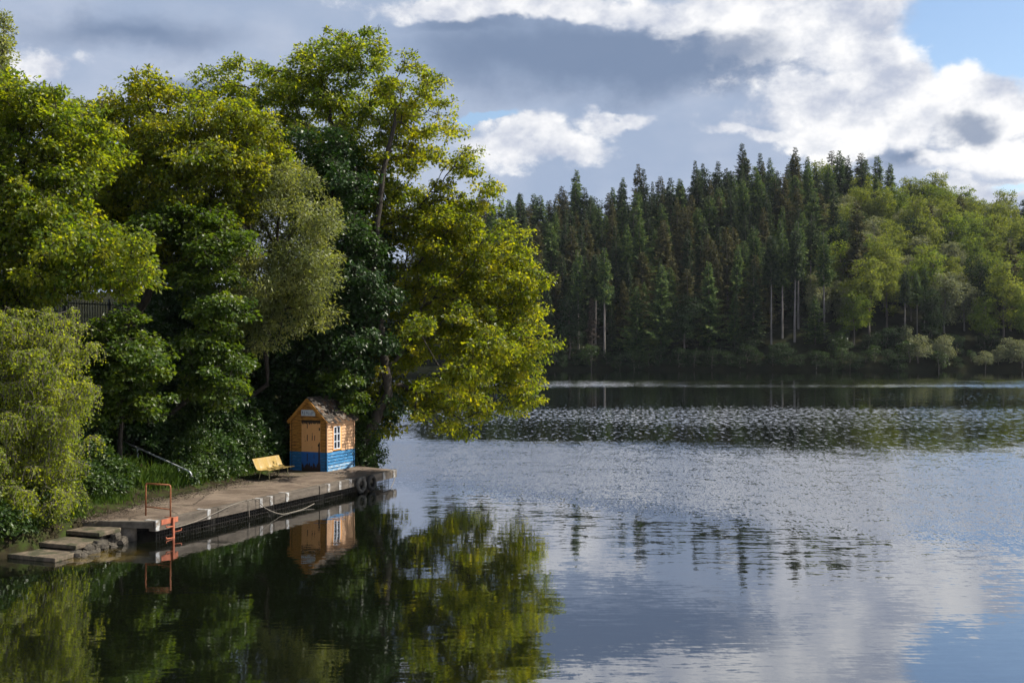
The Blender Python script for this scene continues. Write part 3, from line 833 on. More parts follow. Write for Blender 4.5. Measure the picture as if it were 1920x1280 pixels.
def curve(pts, k=14):
    pts = [np.array(p, float) for p in pts]; pts = [2 * pts[0] - pts[1]] + pts + [2 * pts[-1] - pts[-2]]; out = []
    for i in range(1, len(pts) - 2):
        for q in range(k):
            t = q / k; p0, p1, p2, p3 = pts[i - 1:i + 3]
            out.append(0.5 * (2 * p1 + (p2 - p0) * t + (2 * p0 - 5 * p1 + 4 * p2 - p3) * t * t + (3 * p1 - p0 - 3 * p2 + p3) * t ** 3))
    return out + [pts[-2]]


for xm, worn, lab in [(671, 'rubber_worn', 'grey worn tyre hung as a fender beside the white edge mark'), (690, 'rubber', 'black tyre hung as a fender beside the grey worn tyre')]:
    t = stage_t(xm)
    e = empty('fender_tyre', quay(t, -0.15, 0.34), QANG + random.uniform(-0.1, 0.1), lab, 'tyre')
    torus(0.235, 0.085, squash=0.95).build('tyre', M[worn], e, smooth=True)
    MB().tube([(0, 0, 0.22), (0.0, 0.06, 0.285), (0.0, 0.2, 0.278), (0.02, 0.42, 0.275)], 0.012, 6).build('hanging_strap', M['rope'], e, smooth=True)
    v = [quay(t, 0.1, 0)]

rope('mooring_rope', curve([quay(0.8, -0.075, 0.30), quay(1.6, -0.09, 0.34), quay(2.6, -0.07, 0.46), quay(3.4, -0.05, 0.585), quay(4.2, 0.04, 0.63), quay(5.0, 0.1, 0.63)]), 0.013,
     'grey mooring rope slung along the edge from the ladder')
tr0 = stage_t(475)
rope('floating_rope', curve([quay(tr0, 0.12, 0.63), quay(tr0 + 0.1, -0.05, 0.60), quay(tr0 + 0.35, -0.25, 0.30), quay(tr0 + 0.9, -0.42, 0.05), quay(tr0 + 1.5, -0.45, 0.012), quay(tr0 + 2.4, -0.40, 0.02), quay(tr0 + 3.1, -0.35, 0.10)]), 0.014,
     'pale rope sagging from the landing stage down to the water')
rope('hanging_line', curve([quay(stage_t(464), 0.15, 0.63), quay(stage_t(464), -0.055, 0.61), quay(stage_t(464), -0.06, 0.3), quay(stage_t(464) + 0.02, -0.06, 0.1)]), 0.012,
     'short rope end dangling straight down from the edge')
te = 14.4
rope('anchor_rope', curve([quay(te, 0.1, 0.62), quay(te - 0.05, -0.06, 0.60), quay(te - 0.55, -0.25, 0.25), quay(te - 1.1, -0.4, -0.03)]), 0.013,
     'taut rope running from the far end of the landing stage into the water')

# concrete steps beside the stage
steps = empty('water_steps', quay(-2.0, 1.3, 0), QANG, 'three weathered concrete steps leading down to the water on a rubble base', 'steps')


def local(t, s, z): return (t + 2.0, s - 1.3, z)


for (t0, t1, s0, s1, z) in [(-3.45, -2.45, 0.30, 2.5, 0.12), (-2.50, -1.50, 0.52, 2.7, 0.28), (-1.42, -0.45, 0.72, 2.5, 0.44)]:
    th = 0.12
    q = [(t0, s0), (t1, s0 + 0.10), (t1 + 0.02, s1), (t0 - 0.05, s1)]
    MB().hexa([local(a, b, z - th) for a, b in q] + [local(a, b, z) for a, b in q]).build('step', M['step_top'], steps, bevel=0.02)
MB().hexa([local(a, b, -0.8) for a, b in [(-3.3, 0.55), (-0.5, 1.05), (-0.5, 2.6), (-3.4, 2.4)]] + [local(a, b, c) for a, b, c in [(-3.3, 0.55, 0.0), (-0.5, 1.05, 0.32), (-0.5, 2.6, 0.32), (-3.4, 2.4, 0.0)]]).build('footing', M['concrete_dark'], steps)


def stone_mesh(seed):
    r = random.Random(seed)
    b = MB().box(-0.5, 0.5, -0.5, 0.5, -0.5, 0.5)
    me = b.mesh('rubble_stone')
    import bmesh
    bm = bmesh.new(); bm.from_mesh(me); bmesh.ops.subdivide_edges(bm, edges=bm.edges[:], cuts=1, use_grid_fill=True)
    for v in bm.verts:
        v.co = v.co.lerp(v.co.normalized() * 0.6, 0.6) + Vector((r.uniform(-.07, .07), r.uniform(-.07, .07), r.uniform(-.07, .07)))
    bm.to_mesh(me); bm.free(); me.materials.append(M['stone']); return me


stones = [stone_mesh(i) for i in range(5)]
for i in range(52):
    t = -2.6 + 2.2 * random.random(); f = (t + 2.6) / 2.2
    o = obj('rubble_stone', stones[i % 5], None, steps)
    o.location = local(t, 0.42 + 0.35 * f + random.uniform(-0.14, 0.16), random.uniform(-0.06, 0.05 + 0.28 * f))
    k = random.uniform(0.12, 0.29); o.scale = (k * 1.3, k, k * 0.75); o.rotation_euler = (random.uniform(-.4, .4), random.uniform(-.4, .4), random.uniform(0, 3))

# ------------------------------------------------------------------ the hut
HT, HS = 12.74, 2.26
HL, HW, HE, HR = 2.06, 1.73, 2.09, 2.95
hut = empty('wooden_hut', quay(HT, HS, DECK), QANG, 'small orange and blue clapboard hut with a ragged shingle roof on the landing stage', 'hut')


def board(parent, mat, plane, a0, a1, z0, z1, a0t=None, a1t=None, jig=0.0):
    """one lapped board; plane 'front' runs along local y at x=0, 'side' along local x at y=0"""
    a0t = a0 if a0t is None else a0t; a1t = a1 if a1t is None else a1t
    ob, ot = 0.034 + jig, 0.004
    z1 = z1 - 0.014
    c = [(a0, 0.0, z0), (a1, 0.0, z0), (a1, ob, z0), (a0, ob, z0), (a0t, 0.0, z1), (a1t, 0.0, z1), (a1t, ot, z1), (a0t, ot, z1)]
    fn = {'front': lambda a, o, z: (-o, a, z), 'back': lambda a, o, z: (HL + o, a, z), 'side': lambda a, o, z: (a, -o, z), 'rear': lambda a, o, z: (a, HW + o, z)}[plane]
    return MB().hexa([fn(*q) for q in c]).build('board', mat, parent)


MB().box(0.001, HL - 0.001, 0.001, 0.035, 0, HE).build('core_panel', M['hut_inside'], hut)
MB().box(0.001, HL - 0.001, HW - 0.035, HW - 0.001, 0, HE).build('core_panel', M['hut_inside'], hut)
for xx in (0.001, HL - 0.036):
    MB().add([(xx, 0.036, 0), (xx, HW - 0.036, 0), (xx, HW - 0.036, HE), (xx, HW / 2, HR - 0.06), (xx, 0.036, HE),
              (xx + 0.035, 0.036, 0), (xx + 0.035, HW - 0.036, 0), (xx + 0.035, HW - 0.036, HE), (xx + 0.035, HW / 2, HR - 0.06), (xx + 0.035, 0.036, HE)],
             [(0, 1, 2, 3, 4), (9, 8, 7, 6, 5), (0, 5, 6, 1), (1, 6, 7, 2), (2, 7, 8, 3), (3, 8, 9, 4), (4, 9, 5, 0)]).build('core_panel', M['hut_inside'], hut)
BH = 0.13
D0, D1, WX0, WX1, WZ0, WZ1 = 0.29, 1.21, 0.40, 1.06, 0.82, 1.86
fw = empty('front_wall'); fw.parent = hut
sw = empty('side_wall'); sw.parent = hut
bw = empty('back_wall'); bw.parent = hut
rw = empty('rear_wall'); rw.parent = hut
for i in range(16):
    z0 = i * BH; z1 = z0 + BH
    jig = random.uniform(0, 0.006)
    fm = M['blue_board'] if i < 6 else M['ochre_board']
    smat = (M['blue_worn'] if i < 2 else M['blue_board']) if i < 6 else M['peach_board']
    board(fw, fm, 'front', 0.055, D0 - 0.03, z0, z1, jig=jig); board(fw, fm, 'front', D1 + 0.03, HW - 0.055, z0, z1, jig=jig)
    if z1 <= WZ0 + 0.001 or z0 >= WZ1 - 0.05:
        board(sw, smat, 'side', 0.045, HL - 0.045, z0, z1, jig=jig)
    else:
        board(sw, smat, 'side', 0.045, WX0 - 0.005, z0, z1, jig=jig); board(sw, smat, 'side', WX1 + 0.005, HL - 0.045, z0, z1, jig=jig)
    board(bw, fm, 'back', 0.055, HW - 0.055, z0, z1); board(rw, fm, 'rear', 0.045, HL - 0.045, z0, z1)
z = HE - 0.01
while z < HR - 0.16:
    z1 = z + BH

    def half(zz): return max(0.02, (HR - 0.05 - zz) / (HR - HE) * HW / 2)
    for wl_, pl in ((fw, 'front'), (bw, 'back')):
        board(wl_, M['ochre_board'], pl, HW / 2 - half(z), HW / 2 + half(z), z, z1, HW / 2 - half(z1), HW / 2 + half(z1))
    z = z1
# corner posts in two painted colours
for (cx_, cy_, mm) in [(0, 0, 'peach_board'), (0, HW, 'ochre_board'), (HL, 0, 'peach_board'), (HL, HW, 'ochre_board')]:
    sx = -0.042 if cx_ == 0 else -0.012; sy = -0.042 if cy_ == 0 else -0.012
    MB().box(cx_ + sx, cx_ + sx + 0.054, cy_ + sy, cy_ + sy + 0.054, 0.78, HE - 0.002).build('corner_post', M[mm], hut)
    MB().box(cx_ + sx, cx_ + sx + 0.054, cy_ + sy, cy_ + sy + 0.054, 0.0, 0.778).build('corner_post', M['blue_board'], hut)
# door of vertical planks, two-coloured, flaking
door = empty('door', (0, 0, 0)); door.parent = hut
nb = 6; bwid = (D1 - D0) / nb
for i in range(nb):
    y0 = D0 + i * bwid
    MB().box(-0.022 - 0.002 * (i % 2), -0.0005, y0 + 0.002, y0 + bwid - 0.002, 0.78, 2.03).build('plank', M['door_orange'], door)
    MB().box(-0.022 - 0.002 * (i % 2), -0.0005, y0 + 0.002, y0 + bwid - 0.002, 0.03, 0.779).build('plank', M['door_blue'], door)
MB().box(-0.05, -0.026, 0.36, 0.40, 1.02, 1.10).build('latch', M['iron_and_void_black'], door)
for (ya, yb) in ((D0 - 0.03, D0), (D1, D1 + 0.03)):
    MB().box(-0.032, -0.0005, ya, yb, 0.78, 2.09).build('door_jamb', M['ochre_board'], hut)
    MB().box(-0.032, -0.0005, ya, yb, 0.0, 0.778).build('door_jamb', M['blue_board'], hut)
MB().box(-0.03, -0.0005, D0 + 0.001, D1 - 0.001, 2.03, 2.08).build('door_lintel', M['old_wood'], hut)
# window
win = empty('window'); win.parent = hut
MB().box(WX0, WX1, -0.034, -0.0005, WZ0, WZ0 + 0.05).box(WX0, WX0 + 0.055, -0.034, -0.0005, WZ0 + 0.05, WZ1 - 0.05).box(WX1 - 0.11, WX1, -0.034, -0.0005, WZ0 + 0.05, WZ1 - 0.05).box(WX0, WX1, -0.034, -0.0005, WZ1 - 0.05, WZ1).build('surround', M['orange_trim'], win)
a0, a1, c0, c1 = WX0 + 0.056, WX1 - 0.111, WZ0 + 0.051, WZ1 - 0.051
mb = MB(); fwid = 0.036
mb.box(a0, a1, -0.048, -0.002, c0, c0 + fwid).box(a0, a1, -0.048, -0.002, c1 - fwid, c1).box(a0, a0 + fwid, -0.047, -0.002, c0 + fwid, c1 - fwid).box(a1 - fwid, a1, -0.047, -0.002, c0 + fwid, c1 - fwid)
am = (a0 + a1) / 2
mb.box(am - 0.026, am + 0.026, -0.046, -0.002, c0 + fwid, c1 - fwid)
for q in (1, 2):
    zz = c0 + (c1 - c0) * q / 3
    mb.box(a0 + fwid, am - 0.03, -0.042, -0.002, zz - 0.016, zz + 0.016).box(am + 0.03, a1 - fwid, -0.042, -0.002, zz - 0.016, zz + 0.016)
mb.build('frame', M['white_frame'], win)
for xa, xb in ((a0 + fwid, am - 0.03), (am + 0.03, a1 - fwid)):
    for q in range(3):
        za = c0 + fwid if q == 0 else c0 + (c1 - c0) * q / 3 + 0.016; zb = c1 - fwid if q == 2 else c0 + (c1 - c0) * (q + 1) / 3 - 0.016
        MB().box(xa, xb, -0.012, -0.006, za, zb).build('pane', M['glass'], win)
# sign
sg = empty('sign_board', (0, 0, 0)); sg.parent = hut
MB().box(-0.052, -0.030, 0.535, 1.205, 2.255, 2.50).build('panel', M['sign_panel'], sg)
ink = MB()
lets = [[(0, .35, .5, .95), (.0, .12, .1, .95), (.35, .5, .1, .7)], [(.1, .25, .05, .95), (.1, .5, .05, .2), (.1, .5, .5, .62)], [(0, .15, .2, .8), (.15, .5, .7, .82), (.4, .55, .2, .8)],
        [(0, .5, .15, .3), (.2, .35, .15, .9)], [(0, .14, .1, .6), (.14, .5, .1, .22), (.4, .55, .1, .9)], [(0, .12, .2, .9), (.12, .45, .75, .88)]]
for i, l in enumerate(lets):
    for (p, q, r0, r1) in l:
        yb = 1.17 - i * 0.103
        ink.box(-0.055, -0.0525, yb - q * 0.12, yb - p * 0.12, 2.285 + 0.17 * r0, 2.285 + 0.17 * r1)
ink.build('lettering', M['sign_ink'], sg)
# roof
roof = empty('roof'); roof.parent = hut
OV, EO = 0.13, 0.13
pitch = math.atan2(HR - HE, HW / 2); slope = HW / 2 / math.cos(pitch) + EO
for sgn in (-1, 1):
    def rp(x, d, hgt):     # d metres down the slope from the ridge, hgt metres off the slope
        return (x, HW / 2 + sgn * (d * math.cos(pitch) + hgt * math.sin(pitch)), HR - d * math.sin(pitch) + hgt * math.cos(pitch))
    v = [rp(-OV, 0, 0), rp(HL + OV, 0, 0), rp(HL + OV, slope, 0), rp(-OV, slope, 0), rp(-OV, 0, 0.03), rp(HL + OV, 0, 0.03), rp(HL + OV, slope, 0.03), rp(-OV, slope, 0.03)]
    MB().hexa(v).build('roof_deck', M['old_wood'], roof)
    b = MB().hexa([rp(-OV - 0.03, 0.0, -0.10), rp(-OV - 0.002, 0.0, -0.10), rp(-OV - 0.002, slope + 0.01, -0.10), rp(-OV - 0.03, slope + 0.01, -0.10),
                   rp(-OV - 0.03, 0.0, 0.035), rp(-OV - 0.002, 0.0, 0.035), rp(-OV - 0.002, slope + 0.01, 0.035), rp(-OV - 0.03, slope + 0.01, 0.035)])
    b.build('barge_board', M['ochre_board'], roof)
    MB().hexa([rp(-OV, slope - 0.0, -0.05), rp(HL + OV + 0.02, slope, -0.05), rp(HL + OV + 0.02, slope + 0.025, -0.05), rp(-OV, slope + 0.025, -0.05),
               rp(-OV, slope, 0.028), rp(HL + OV + 0.02, slope, 0.028), rp(HL + OV + 0.02, slope + 0.025, 0.028), rp(-OV, slope + 0.025, 0.028)]).build('eaves_board', M['peach_board'], roof)


def shingle_mesh(seed, mat):
    r = random.Random(seed); w, l = 0.19, 0.24
    n = 4; v = []; f = []
    for i in range(n + 1):
        for j in range(3):
            v.append(((i / n - 0.5) * w, -(j / 2) * l * (1 + r.uniform(-0.12, 0.22) * (j == 2)), 0.008 + (0.05 * (j / 2) ** 2 * r.uniform(0.0, 1.0)) + r.uniform(0, 0.006)))
    for i in range(n):
        for j in range(2): f.append((i * 3 + j, i * 3 + j + 1, (i + 1) * 3 + j + 1, (i + 1) * 3 + j))
    m = len(v)
    v += [(a, b, c - 0.007) for a, b, c in v]
    f += [tuple(reversed([k + m for k in q])) for q in f]
    ring = [i * 3 for i in range(n + 1)] + [n * 3 + 1] + [i * 3 + 2 for i in range(n, -1, -1)] + [1]
    f += [(ring[k], ring[(k + 1) % len(ring)], ring[(k + 1) % len(ring)] + m, ring[k] + m) for k in range(len(ring))]
    me = MB().add(v, f).mesh('shingle'); me.materials.append(M[mat]); return me


shin = [shingle_mesh(i, ['shingle_black', 'shingle_brown', 'shingle_pale', 'shingle_black', 'shingle_brown', 'shingle_black'][i]) for i in range(6)]
for sgn in (-1, 1):
    rows = 11 if sgn < 0 else 7
    for rI in range(rows):
        d = 0.02 + (slope - 0.2) * rI / (rows - 1)
        nC = 14 if sgn < 0 else 10
        for c in range(nC):
            if random.random() < 0.06: continue
            xx = -OV + (HL + 2 * OV) * (c + 0.5 + 0.4 * (rI % 2) - 0.2) / nC + random.uniform(-0.03, 0.03)
            xx = min(max(xx, -OV + 0.09), HL + OV - 0.09)
            o = obj('shingle', random.choice(shin), None, roof)
            yv = Vector((0, -sgn * math.cos(pitch), math.sin(pitch))); xv = Vector((1, 0, 0)) * (1 if sgn < 0 else -1); zv = xv.cross(yv)
            loc = Vector((xx, HW / 2 + sgn * d * math.cos(pitch), HR - d * math.sin(pitch))) + zv * (0.032 + random.uniform(0, 0.012))
            o.matrix_local = Matrix.Translation(loc) @ Matrix((xv, yv, zv)).transposed().to_4x4() @ Matrix.Rotation(random.uniform(-0.18, 0.18), 4, 'Z') @ Matrix.Rotation(random.uniform(-0.02, 0.12), 4, 'X')
            o.scale = (random.uniform(0.75, 1.15), random.uniform(0.8, 1.2), 1)
MB().tube([(-OV, HW / 2, HR + 0.045), (HL + OV, HW / 2, HR + 0.045)], 0.03, 6).build('ridge_cap', M['shingle_black'], roof)

# ------------------------------------------------------------------ the bench
bench = empty('bench', quay(10.03, 2.95, DECK), QANG, 'faded yellow moulded bench on thin legs beside the hut', 'bench')
prof = [(-0.40, 0.405), (-0.36, 0.425), (-0.26, 0.42), (-0.10, 0.395), (0.05, 0.39), (0.14, 0.42), (0.20, 0.50), (0.26, 0.62), (0.32, 0.74), (0.35, 0.80), (0.375, 0.815)]
NS = 36; v = []; f = []; npz = len(prof)
for i in range(NS + 1):
    w = i / NS; xx = -0.86 + 1.72 * w
    scoop = 0.028 * (1 - abs(math.cos(w * 3 * math.pi)) ** 0.7)
    for j, (yy, zz) in enumerate(prof):
        k = j / (npz - 1); b = math.sin(math.pi * min(1, k)) ** 0.7
        v.append((xx, yy + scoop * b * (1 if k > 0.45 else 0.2), zz - scoop * b * (0.9 if k <= 0.5 else 0.2)))
for i in range(NS):
    for j in range(npz - 1): f.append((i * npz + j, (i + 1) * npz + j, (i + 1) * npz + j + 1, i * npz + j + 1))
so = MB().add(v, f).build('seat', M['bench_yellow'], bench, smooth=True)
md = so.modifiers.new('thickness', 'SOLIDIFY'); md.thickness = 0.016
for xx in (-0.60, 0.62):
    MB().tube([(xx, -0.20, 0.395), (xx, -0.235, 0.30), (xx - 0.01, -0.24, 0.12), (xx - 0.0, -0.27, 0.0)], 0.016, 7).build('leg', M['leg_yellow'], bench, smooth=True)
    MB().tube([(xx, 0.10, 0.395), (xx, 0.17, 0.30), (xx + 0.0, 0.20, 0.12), (xx, 0.25, 0.0)], 0.016, 7).build('leg', M['leg_yellow'], bench, smooth=True)
    MB().tube([(xx, -0.22, 0.37), (xx, 0.12, 0.365)], 0.014, 6).build('cross_bar', M['leg_yellow'], bench, smooth=True)

# ------------------------------------------------------------------ handrail of the path up the bank
hp = np.array([-11.5, 39.0])


def hr(k, z):
    q = hp + QN * k; return (q[0] - hp[0], q[1] - hp[1], z)


hand = empty('handrail', (hp[0], hp[1], 0.0), 0, 'grey metal handrail climbing the bank through the undergrowth', 'handrail')
MB().tube([hr(-0.10, 1.10), hr(-0.13, 1.19), hr(-0.06, 1.27), hr(0.1, 1.33), hr(2.0, 1.94), hr(4.2, 2.62)], 0.032, 8).build('top_rail', M['galvanised'], hand, smooth=True)
for k in (0.42, 2.3, 4.1):
    zt = 1.33 + (k - 0.1) * 0.315
    q = hp + QN * k
    MB().tube([hr(k, bank_at(q) - 0.2), hr(k, zt)], 0.034, 8).build('post', M['galvanised'], hand, smooth=True)
n_ = QD * 0.05
for_kerb = [hr(0.7, 0.98), hr(4.3, 2.16)]
a, b = np.array(for_kerb[0]), np.array(for_kerb[1]); o3 = np.array([n_[0], n_[1], 0])
MB().hexa([a - o3 - (0, 0, .14), b - o3 - (0, 0, .14), b + o3 - (0, 0, .14), a + o3 - (0, 0, .14), a - o3, b - o3, b + o3, a + o3]).build('lower_rail', M['galvanised'], hand, bevel=0.01)

# ------------------------------------------------------------------ fence on top of the bank
fence = empty('bar_fence', quay(6, 15, 0), QANG, 'dark metal bar fence on top of the bank half hidden by trees', 'fence')
bar = MB().tube([(0, 0, 0), (0, 0, 2.0)], 0.02, 5).mesh('bar'); bar.materials.append(M['fence_paint'])
fz = 5.85
for i in range(120):
    o = obj('bar', bar, None, fence); o.location = (i * 0.16, 0, fz - 0.1)
for zz in (0.25, 1.75):
    MB().box(-0.1, 19.2, 0.021, 0.055, fz + zz, fz + zz + 0.05).build('cross_rail', M['fence_paint'], fence)
for i in range(8):
    MB().box(i * 2.72 - 0.03, i * 2.72 + 0.03, 0.056, 0.116, fz - 0.4, fz + 2.05).build('post', M['fence_paint'], fence)

# ------------------------------------------------------------------ trees on the near bank
oak = dict(L=0.155, wl=0.62, leaves=58, rad=0.40, flat=0.65, dmin=0.33)
grown_tree('oak_tree', 'broad oak with yellow-green leaves leaning out low over the water behind the hut', quay(15.5, 2.7),
           [px(728, 740, 47.6), px(714, 600, 48.0), px(702, 480, 48.4), px(716, 330, 48.5), px(740, 230, 48.8)],
           [(775, 205, 72, 85, 50.6, 2.4), (745, 420, 60, 60, 50.2, 2.2), (745, 560, 60, 60, 50.4, 2.2), (740, 650, 55, 50, 49.6, 2.0), (830, 440, 80, 60, 51, 2.4), (960, 450, 25, 40, 51, 1.4), (850, 560, 110, 55, 51.4, 2.4), (920, 520, 80, 50, 51.2, 2.4), (880, 650, 110, 45, 51, 2.4), (745, 720, 45, 45, 49, 1.6), (725, 790, 32, 40, 48.4, 1.0), (990, 590, 35, 35, 51, 1.6), (960, 700, 60, 35, 50.6, 1.8), (810, 260, 42, 40, 50, 1.8), (735, 300, 60, 50, 50, 2), (878, 320, 40, 38, 50.5, 1.6), (915, 380, 36, 45, 50.5, 1.7), (860, 370, 40, 30, 50.5, 1.5), (790, 400, 100, 50, 50.5, 2.6),
            (880, 470, 95, 55, 50.5, 2.6), (965, 530, 48, 45, 50.5, 2), (790, 520, 100, 55, 50.5, 2.6), (905, 590, 100, 48, 50.4, 2.7), (990, 640, 42, 42, 50.2, 1.8),
            (790, 640, 90, 45, 50.2, 2.6), (930, 690, 85, 40, 50, 2.5), (840, 735, 100, 36, 49.8, 2.3), (975, 738, 38, 32, 49.8, 1.5), (860, 800, 28, 42, 48.0, 1.0), (800, 770, 40, 26, 48.6, 1.3), (700, 690, 36, 50, 48.5, 1.6), (920, 775, 40, 22, 49.5, 1.4), ] + 3 * [(885, 690, 50, 22, 44.4, 1.2), (930, 650, 40, 25, 44.2, 1.2), (795, 610, 40, 22, 43.6, 1.0), (840, 725, 40, 20, 44.4, 1.0)],  # repeated forward boughs are added to throw dappled shade on deck and bench
           1650, 'oak_leaf', 11, minr=0.26, layer=0.45, **oak)
grown_tree('oak_tree', 'tallest oak, its open crown rising behind the hut and above all other trees', (-7.4, 51.0, 0),
           [px(662, 640, 51), px(660, 450, 51.2), px(640, 300, 51.5), px(610, 180, 51.6)],
           [(575, 120, 48, 45, 51.5, 2.3), (620, 95, 50, 38, 51.5, 2.2), (690, 105, 48, 40, 51, 2.2), (560, 190, 75, 60, 52, 3), (650, 180, 85, 60, 51.5, 3), (590, 270, 85, 60, 52, 3),
            (690, 260, 70, 60, 51, 2.6), (650, 360, 80, 60, 51.5, 3), (745, 380, 50, 40, 51, 2), (560, 350, 60, 60, 52, 2.6), (460, 150, 62, 30, 53, 2.4), (420, 170, 50, 25, 53, 2), (500, 210, 60, 45, 53, 2.5), (690, 420, 50, 50, 50.5, 2)],
           820, 'oak_leaf_deep', 12, minr=0.3, layer=0.6, **oak)
grown_tree('maple_tree', 'dark green maple standing close behind the hut under the oaks', (-9.2, 49.6, 0),
           [px(610, 700, 49.4), px(620, 500, 49.2), px(625, 330, 49)],
           [(600, 285, 50, 45, 48.6, 2), (640, 340, 55, 60, 48.5, 2.2), (590, 400, 60, 60, 48.8, 2.2), (650, 440, 60, 60, 48.3, 2.2), (610, 520, 85, 60, 48.3, 2.6), (680, 540, 50, 70, 48, 2),
            (570, 620, 75, 60, 48.5, 2.5), (660, 640, 75, 60, 48, 2.4), (560, 700, 60, 40, 48.4, 2), (650, 725, 55, 38, 47.8, 1.6), (700, 640, 40, 60, 48.6, 1.6), (700, 760, 40, 50, 48.2, 1.4), (690, 470, 40, 60, 49, 1.8)],
           700, 'maple_dark', 13, dmin=0.42, L=0.16, wl=0.85, leaves=80, rad=0.62, flat=0.5, minr=0.2, upw=0.95, rnd=0.6)
grown_tree('willow_tree', 'silvery grey-green willow with fine leaves above the yellow bench', quay(10.8, 7.2),
           [px(500, 720, 46.0), px(505, 560, 45.4), px(520, 430, 45)],
           [(480, 350, 45, 40, 45.4, 1.8), (540, 340, 45, 38, 45.2, 1.8), (590, 410, 40, 45, 44.8, 1.8), (520, 410, 70, 45, 45, 2), (455, 430, 45, 45, 45.2, 1.8), (560, 480, 65, 45, 44.7, 2), (480, 500, 60, 40, 45, 2), (600, 520, 30, 45, 44.6, 1.4), (530, 560, 60, 35, 44.8, 1.8), (440, 545, 30, 30, 45, 1.2), (575, 600, 28, 32, 44.6, 1.2), (490, 620, 40, 36, 45, 1.5)],
           330, 'willow_leaf', 14, L=0.14, wl=0.32, leaves=170, rad=0.52, flat=0.85, minr=0.12, upw=0.3, rnd=0.9, dmin=0.42)
grown_tree('oak_tree', 'spreading oak with a dark forked trunk between the willow and the far-bank gap', quay(6.2, 9.6),
           [px(278, 560, 44.2), px(275, 440, 44.2), px(282, 380, 44.2), px(290, 270, 44.4)],
           [(275, 170, 36, 26, 44.5, 1.6), (320, 190, 48, 36, 44.4, 2), (250, 230, 50, 50, 44.4, 2.2), (330, 260, 75, 55, 44.2, 2.6), (420, 235, 75, 45, 44, 2.4), (480, 250, 50, 45, 44.2, 2), (220, 300, 50, 55, 44.3, 2.2),
            (290, 330, 90, 55, 43.8, 2.6), (400, 320, 90, 55, 43.6, 2.6), (230, 390, 60, 45, 44, 2.2), (350, 400, 85, 45, 43.6, 2.4), (440, 390, 40, 40, 43.6, 1.8), (210, 210, 30, 30, 44.4, 1.5), (170, 330, 45, 45, 44.6, 2), (200, 450, 60, 40, 44.6, 2), (300, 470, 80, 35, 44, 2.2), (180, 390, 45, 40, 45, 2), (500, 320, 45, 50, 44.6, 2), (165, 245, 35, 35, 45, 1.8), (190, 230, 30, 30, 45, 1.6), (155, 300, 35, 40, 44.6, 1.8)],
           1200, 'oak_leaf', 15, minr=0.24, layer=0.55, **oak)
grown_tree('oak_tree', 'sunlit oak above the weeping birch with branches sweeping down over the fence', quay(0.6, 9.4),
           [px(30, 560, 38.5), px(35, 420, 38.5), px(40, 300, 38.5), px(40, 220, 38.5)],
           [(20, 180, 55, 45, 38.5, 2), (75, 205, 45, 38, 38.4, 1.8), (130, 240, 48, 42, 38.3, 1.8), (170, 270, 35, 40, 38.4, 1.6), (40, 270, 90, 50, 38.3, 2.4), (130, 310, 50, 50, 38, 2), (30, 360, 80, 50, 38, 2.4), (110, 400, 55, 45, 37.8, 2.2),
            (30, 440, 90, 50, 37.8, 2.4), (170, 460, 70, 38, 37.2, 2.2), (240, 485, 60, 30, 36.8, 1.8), (90, 500, 90, 45, 37.4, 2.2), (200, 530, 55, 28, 37, 1.8), (20, 540, 80, 40, 37.6, 2.2), (-70, 350, 80, 160, 38.5, 2.5)],
           1200, 'oak_leaf_deep', 16, minr=0.24, layer=0.55, **oak)
grown_tree('birch_tree', 'slim tall birch whose tip stands clear against the clouds', (-27.6, 60.0, 0),
           [px(8, 400, 60), px(4, 200, 60), px(6, 40, 60)],
           [(5, 45, 9, 18, 60, .5), (4, 80, 14, 24, 60, .8), (2, 115, 20, 24, 60, 1.1), (-8, 150, 28, 30, 60, 1.4), (-10, 200, 40, 40, 60, 1.8)],
           120, 'willow_leaf', 17, L=0.2, wl=0.5, leaves=70, rad=0.45, flat=0.9, minr=0.1, bark='bark_grey', dmin=0.3)
grown_tree('birch_tree', 'yellow-green weeping birch hanging to the water beside the concrete steps', quay(-1.6, 4.6),
           [px(70, 860, 34.0), px(60, 760, 33.7), px(50, 680, 33.5), px(45, 620, 33.5)],
           [(30, 620, 85, 32, 33.4, 1.7), (95, 660, 55, 35, 33, 1.6), (40, 700, 105, 45, 32.8, 1.8), (110, 740, 55, 50, 32.5, 1.6), (40, 790, 105, 50, 32.4, 1.8), (120, 820, 42, 50, 32.2, 1.4), (40, 870, 100, 50, 32.2, 1.7),
            (80, 930, 60, 40, 31.8, 1.3), (10, 940, 70, 40, 31.8, 1.4), (60, 965, 50, 25, 31.3, 1.0), (-10, 985, 40, 25, 31, 1.0), (-70, 780, 70, 160, 33, 1.8)],
           520, 'birch_leaf', 18, minr=0.13, weep=(11, 0.5, 0.036, 0.08, 0.72), bark='bark_grey', dmin=0.34)
mp = dict(L=0.15, wl=0.85, leaves=95, rad=0.5, flat=0.42, upw=1.0, rnd=0.6)
grown_tree('maple_tree', 'bright green maple with layered boughs in front of the dark hollow', quay(7.6, 7.4),
           [px(395, 720, 42.5), px(390, 600, 42.4), px(380, 470, 42.3)],
           [(350, 420, 75, 28, 42, 1.8), (415, 455, 42, 35, 41.6, 1.5), (385, 520, 48, 30, 41.4, 1.6), (415, 580, 35, 30, 41.4, 1.4), (390, 640, 45, 38, 41.3, 1.6), (430, 700, 42, 36, 41.4, 1.5), (360, 700, 30, 30, 41.8, 1.2)],
           230, 'maple_leaf', 19, minr=0.1, dmin=0.4, **mp)
